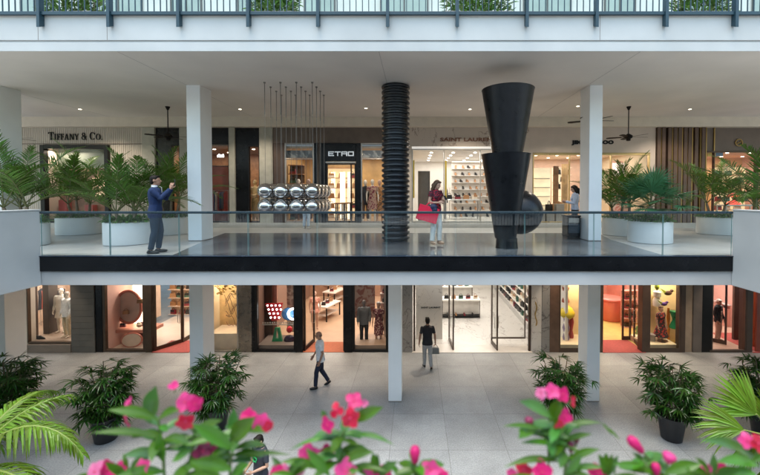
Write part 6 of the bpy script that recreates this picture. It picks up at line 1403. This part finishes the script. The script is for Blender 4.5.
class Vinca:
    def __init__(s, label, px, seed):
        x = P(px, 470, YV).x; s.t = thing('periwinkle', label, 'flowering plant', (x, YV, 5.505), 0, None); s.lf = MB(); s.st = MB(); s.base = Vector((x, YV, 5.505)); s.t['group'] = 'pink periwinkles in the near trough'
    def stem(s, pts, r=.0018):
        ps = [s.base+Vector((rv.uniform(-.02, .02), 0, 0))]+[P(a, b, y) for a, b, y in pts]; out = []
        for i in range(len(ps)-1):
            for k in range(4): out.append(ps[i].lerp(ps[i+1], k/4))
        out.append(ps[-1])
        for fr in (.36, .44, .52, .60, .68, .76, .84, .91):
            q = out[int(fr*(len(out)-1))]; a0 = rv.uniform(0, pi)
            for sg in (0, pi):
                a = a0+sg; ln = rv.uniform(.022, .044); d = Vector((cos(a), .6*sin(a), rv.uniform(.0, .45))).normalized(); s.lf3(q, d, ln, ln*rv.uniform(.28, .38))
        s.st.tube(out, [r*(1.4-.6*i/len(out)) for i in range(len(out))], 7)
    def lf3(s, p0, ax, ln, ww):
        n = Vector((0, -.35, 1)); n = (n-ax*n.dot(ax)).normalized(); s_ = ax.cross(n).normalized(); vs_ = []; fs = []
        for i, pf in enumerate((.12, .6, .95, 1, .75, .05)):
            u = i/5; c = p0+ax*ln*u-Vector((0, 0, 1))*ln*.25*u*u; h = ww*.5*pf; vs_ += [c+s_*h+n*h*.4, c, c-s_*h+n*h*.4]
        for i in range(5): b_ = i*3; fs += [(b_, b_+1, b_+4, b_+3), (b_+1, b_+2, b_+5, b_+4)]
        s.lf.add(vs_, fs, rv.randrange(2))
    def leaf(s, a, b, w_, y=YV, dy=.01, bend=.15, tilt=.5, mi=0):
        """leaf from pixel a to pixel b, w_ pixels broad"""
        p0, p1 = P(*a, y), P(*b, y+dy); ax = p1-p0; ln = ax.length; ax.normalize(); k = y/F; ww = w_*k*.64
        n = Vector((0, -1, 0)); n = (n*cos(tilt)+Vector((0, 0, 1))*sin(tilt)); n = (n-ax*n.dot(ax)).normalized(); s_ = ax.cross(n).normalized()
        vs_ = []; fs = []; prof = [.10, .45, .78, .97, 1, .92, .70, .36, .04]
        for i in range(9):
            u = i/8; c = p0+ax*ln*u+Vector((0, 0, 1))*bend*ln*sin(pi*u)*.6; h = ww*.5*prof[i]
            vs_ += [c+s_*h+n*h*.35, c+s_*h*.5+n*h*.12, c, c-s_*h*.5+n*h*.12, c-s_*h+n*h*.35]
        for i in range(8):
            for q in range(4): b_ = i*5+q; fs.append((b_, b_+1, b_+6, b_+5))
        s.lf.add(vs_, fs, mi)
    def bloom(s, px, py, d, col, y=YV, face=(0, -1, .4), open_=1.0, n=5, spin=None):
        c = P(px, py, y); f_ = Vector(face).normalized(); u = f_.cross(Vector((.3, .1, 1))).normalized(); v = f_.cross(u); r = d*y/F*.5*.70; m = MB(); sp_ = rv.uniform(0, 6) if spin is None else spin
        for k in range(n):
            a = sp_+2*pi*k/n+rv.uniform(-.12, .12); ax = (u*cos(a)+v*sin(a))*open_+f_*(1-open_)*1.2; ax = (ax+f_*rv.uniform(-.2, .25)).normalized(); upv = (f_-ax*f_.dot(ax)).normalized(); petal(m, c, ax, upv, r*rv.uniform(.9, 1.1), r*.95, rv.uniform(-.25, .15))
        o = m.build('blossom', PK[col], s.t, 60)
        q = MB(); q.ell(c+f_*r*.06, (r*.13, r*.13, r*.13), 10, 6); q.build('blossom_eye', EYEP, o, 60)
        s.st.tube([c-f_*r*.05, c-f_*r*.5+Vector((0, 0, -r*.6))], [.0011, .0009], 6)
    def bud(s, px, py, w_, h, col, y=YV, lean=0):
        k = y/F; c = P(px, py, y); m = MB(); RMx = Matrix.Rotation(lean, 3, 'Y')
        m.lathe([(.001, -h*.5*k), (w_*.30*k, -h*.35*k), (w_*.42*k, -h*.05*k), (w_*.5*k, h*.2*k), (w_*.38*k, h*.4*k), (w_*.08*k, h*.5*k)], (0, 0, 0), 14); m.v = [tuple(RMx @ Vector(v)+c) for v in m.v]
        m.build('bud', PK[col], s.t, 60); d = RMx @ Vector((0, 0, -1)); s.st.tube([c+d*h*.4*k, c+d*h*.95*k], [.0014, .0016], 6)
    def done(s):
        s.lf.build('foliage', [VLEAF, VLEAFT], s.t, 60); s.st.build('stem', VSTEM, s.t, 60)
v = Vinca('periwinkle with pale and magenta flowers rising in front of the bushy lady palm', 160, 1)
v.stem([(163, 450, .5), (158, 418, .5)]); v.stem([(190, 460, .48), (196, 435, .48), (190, 424, .48)])
v.bloom(131, 404, 24, 'pink', .5, (-.7, -.6, .3), .8); v.bloom(127, 422, 26, 'hot', .5, (-.6, -.7, -.3)); v.bloom(174, 387, 20, 'pink', .49, (.2, -.6, .7), .6, 3); v.bloom(185, 402, 28, 'pink', .48, (.1, -1, .3)); v.bloom(195, 404, 22, 'hot', .47, (.6, -.8, .2)); v.bloom(186, 421, 28, 'red', .47, (.1, -1, -.3))
v.leaf((150, 420), (156, 386), 27, .51, -.01, .05, .2, 1); v.leaf((158, 420), (108, 410), 16, .5, -.02, .12, .9); v.leaf((158, 420), (180, 410), 14, .5, -.03, .1, .8); v.leaf((162, 438), (92, 433), 12, .49, -.03, .1, 1.0); v.leaf((162, 440), (192, 446), 13, .49, -.03, .15, .9)
v.leaf((165, 455), (122, 456), 15, .5, .02, .1, .7, 1); v.leaf((163, 462), (160, 432), 18, .48, -.01, 0, .3); v.leaf((166, 472), (112, 478), 17, .48, -.03, .1, .9); v.leaf((190, 440), (222, 420), 16, .48, -.02, .1, .8); v.leaf((192, 450), (172, 462), 14, .47, 0, .1, .8); v.leaf((150, 462), (135, 452), 10, .5, .02, .1, .6, 1)
v.bloom(203, 451, 30, 'wine', .46, (.2, -1, .2), .8); v.bloom(212, 447, 24, 'pink', .47, (.4, -1, .3), .8)
v.leaf((170, 480), (196, 466), 16, .47, -.01, .1, .8); v.leaf((176, 484), (214, 474), 16, .47, -.01, .1, .8); v.done()
v = Vinca('low pink periwinkle bloom at the bottom edge below the bushy lady palm', 100, 9)
v.stem([(102, 478, .48)]); v.bloom(95, 472, 28, 'pale', .47, (-.2, -1, .4)); v.bloom(107, 469, 26, 'hot', .48, (.3, -1, .4)); v.leaf((100, 482), (72, 478), 14, .48, 0, .1, .8); v.leaf((104, 484), (128, 474), 12, .48, 0, .1, .8, 1); v.done()
v = Vinca('periwinkle with a broad rounded leaf beside the boy', 236, 2)
v.stem([(230, 462, .48), (236, 438, .48), (250, 424, .48)]); v.bloom(248, 417, 26, 'hot', .48, (-.2, -.8, .6), .9); v.bloom(261, 422, 26, 'pink', .48, (.3, -1, .3)); v.bloom(268, 426, 18, 'red', .47, (.6, -.8, 0))
v.leaf((230, 441), (255, 417), 28, .47, -.01, .05, .35); v.leaf((234, 440), (234, 408), 18, .49, 0, .05, .3, 1); v.leaf((234, 450), (192, 424), 20, .46, -.02, .1, .6); v.leaf((230, 436), (186, 446), 15, .47, -.02, .15, .8); v.leaf((238, 456), (291, 455), 7, .48, 0, .08, 1.0)
v.leaf((234, 462), (206, 440), 16, .48, .02, .1, .6, 1); v.leaf((232, 470), (190, 462), 20, .46, -.02, .1, .8); v.leaf((230, 478), (250, 464), 16, .47, -.01, .1, .8); v.leaf((226, 482), (184, 478), 22, .45, -.02, .1, .8); v.leaf((240, 480), (240, 462), 16, .47, 0, .05, .5, 1)
v.done()
v = Vinca('periwinkle topped by red and magenta petals in front of the middle of the plaza', 342, 3)
v.stem([(338, 462, .48), (341, 440, .48), (345, 428, .48)], .0016); v.bloom(337, 410, 24, 'red', .48, (-.1, -1, .3), 1, 3, 1.2); v.bloom(354, 401, 26, 'hot', .49, (.1, -.8, .7), .95, 4); v.bloom(350, 418, 28, 'red', .47, (.2, -1, 0)); v.bloom(328, 425, 26, 'hot', .47, (-.5, -.9, .2), .95, 4); v.bloom(364, 403, 14, 'pale', .49, (.6, -.8, .3), .7, 3)
v.leaf((352, 422), (383, 407), 18, .48, -.01, .08, .35); v.leaf((341, 442), (290, 450), 7, .48, -.01, .22, 1.0); v.leaf((346, 437), (394, 445), 8, .48, -.01, .2, 1.0); v.leaf((340, 455), (364, 446), 12, .48, 0, .1, .8); v.leaf((342, 462), (374, 452), 15, .47, -.01, .15, .7); v.leaf((346, 470), (390, 473), 10, .47, -.01, .2, .9)
v.leaf((326, 418), (322, 410), 9, .49, 0, 0, .3, 1); v.leaf((330, 476), (306, 448), 16, .46, -.01, .05, .4); v.leaf((322, 470), (280, 462), 12, .47, -.01, .15, .9); v.leaf((338, 476), (345, 452), 13, .47, 0, .05, .5, 1); v.leaf((330, 480), (360, 470), 14, .46, 0, .1, .7)
v.bloom(309, 456, 36, 'pink', .48, (-.2, -1, .3)); v.bloom(326, 454, 26, 'hot', .485, (.4, -.9, .4), .9); v.bloom(286, 471, 20, 'pale', .47, (-.3, -1, .3)); v.bloom(346, 472, 34, 'pink', .46, (.1, -.9, .6)); v.leaf((300, 482), (270, 474), 14, .46, 0, .1, .8); v.done()
v = Vinca('periwinkle with a single upright tulip like bud and low pink bloom', 418, 4)
v.stem([(417, 478, .47), (416, 464, .47)]); v.bud(415, 455, 11, 19, 'hot', .47); v.bloom(431, 470, 28, 'pink', .47, (.2, -.9, .6), .9); v.bloom(442, 476, 20, 'hot', .47, (.3, -.9, .5)); v.leaf((418, 480), (412, 462), 9, .47, 0, 0, .4, 1); v.leaf((404, 480), (386, 460), 8, .47, 0, .05, .8); v.leaf((418, 480), (428, 466), 8, .47, 0, .05, .6); v.done()
v = Vinca('leafy periwinkle with pink flowers in front of the lady palm by the marble entrance', 562, 5)
v.stem([(566, 462, .48), (562, 440, .48), (556, 412, .48)]); v.stem([(548, 440, .48), (530, 426, .49)], .0013)
v.bloom(541, 393, 18, 'pale', .49, (-.6, -.8, .4), .8); v.bloom(552, 391, 22, 'pink', .48, (0, -.8, .6), .95); v.bloom(563, 394, 22, 'hot', .48, (.3, -.9, .4)); v.bloom(572, 401, 18, 'red', .47, (.7, -.7, .1), .9); v.bloom(564, 416, 26, 'hot', .47, (.2, -1, .1), .9, 4); v.bloom(559, 424, 18, 'red', .465, (0, -1, -.3), .9, 3)
v.leaf((552, 418), (519, 401), 17, .47, -.02, .1, .7, 1); v.leaf((550, 422), (560, 398), 22, .48, 0, .05, .35); v.bud(529, 422, 9, 10, 'wine', .49); v.leaf((544, 430), (503, 426), 8, .48, -.01, .08, 1.0); v.leaf((562, 428), (602, 423), 9, .48, -.01, .12, 1.0); v.leaf((602, 423), (612, 435), 5, .47, 0, .05, .9); v.leaf((562, 442), (592, 434), 9, .48, -.01, .1, .8)
v.leaf((560, 446), (521, 443), 9, .48, -.01, .1, .9); v.leaf((560, 436), (556, 416), 20, .47, 0, .05, .3); v.leaf((566, 462), (600, 449), 11, .47, -.01, .12, .8); v.leaf((568, 470), (606, 468), 9, .47, -.01, .12, .9); v.leaf((562, 462), (504, 467), 10, .47, -.01, .15, .9); v.leaf((564, 452), (546, 458), 13, .48, 0, .1, .7, 1); v.leaf((566, 474), (582, 455), 13, .46, 0, .05, .5, 1)
v.bud(571, 447, 7, 12, 'wine', .48); v.bud(576, 440, 7, 7, 'wine', .48); v.bloom(524, 470, 24, 'red', .47, (-.3, -1, .4)); v.bloom(542, 472, 32, 'hot', .46, (.1, -1, .5)); v.bloom(512, 474, 18, 'pink', .47, (-.4, -1, .3)); v.leaf((560, 480), (592, 476), 14, .46, 0, .1, .8); v.leaf((548, 484), (500, 480), 14, .46, 0, .1, .8); v.done()
v = Vinca('periwinkle with three closed pink buds in front of the plaza tiles', 656, 6)
v.stem([(652, 474, .47), (641, 458, .48)], .0014); v.stem([(668, 470, .47)], .0014); v.bud(636, 445, 11, 22, 'hot', .48, -.75); v.bud(669, 458, 13, 11, 'pink', .47, .2); v.bud(656, 470, 9, 15, 'hot', .47, -.1)
v.leaf((656, 474), (612, 464), 12, .47, -.01, .1, .8); v.leaf((650, 468), (632, 452), 10, .48, 0, .05, .6, 1); v.leaf((664, 474), (702, 464), 17, .46, -.01, .12, .7); v.leaf((650, 482), (608, 478), 12, .46, 0, .1, .8); v.leaf((620, 440), (603, 426), 5, .48, 0, .1, .8); v.leaf((670, 480), (712, 478), 14, .46, 0, .1, .8); v.done()
v = Vinca('periwinkle with pink and red flower at the edge before the fan palm', 752, 7)
v.stem([(750, 458, .48)]); v.bloom(747, 441, 22, 'pink', .48, (-.4, -.9, .4)); v.bloom(758, 443, 26, 'red', .47, (.3, -1, .3)); v.leaf((760, 462), (700, 440), 16, .48, -.01, .15, .8, 1); v.leaf((760, 466), (716, 462), 16, .47, -.02, .1, .8); v.leaf((756, 474), (728, 476), 18, .46, 0, .1, .8); v.leaf((752, 462), (776, 446), 16, .47, 0, .1, .6); v.done()

# a second row of low plants fills the trough between the tall stems
for i, (px, lb, hs) in enumerate(((128, 'low leafy periwinkle between the tall stem and the edge bloom by the bushy lady palm', ((118, 472, 'hot'), (140, 468, 'pink'))), (286, 'low leafy periwinkle right of the boy', ((276, 474, 'hot'), (297, 470, 'pale'))), (376, 'low leafy periwinkle left of the single upright bud', ((372, 472, 'pink'), (384, 474, 'hot'))),
        (606, 'low leafy periwinkle left of the three closed buds', ((598, 473, 'hot'),)), (712, 'low leafy periwinkle below the black pot of the right cream window', ((706, 474, 'pink'), (722, 472, 'hot'))))):
    v = Vinca(lb, px, 20+i)
    v.stem([(px, 474, .47)], .0014); v.stem([(px+9, 470, .48)], .0012)
    for a, b, c in hs: v.bloom(a, b, 26, c, .47, (rv.uniform(-.4, .4), -.9, .5), .95)
    for k in range(5): a = rv.uniform(.3, 2.8); v.leaf((px, 479), (px+30*cos(a), 479-26*sin(a)), rv.uniform(10, 14), .47, rv.uniform(-.03, .02), .12, rv.uniform(.5, .9), k % 2)
    v.done()
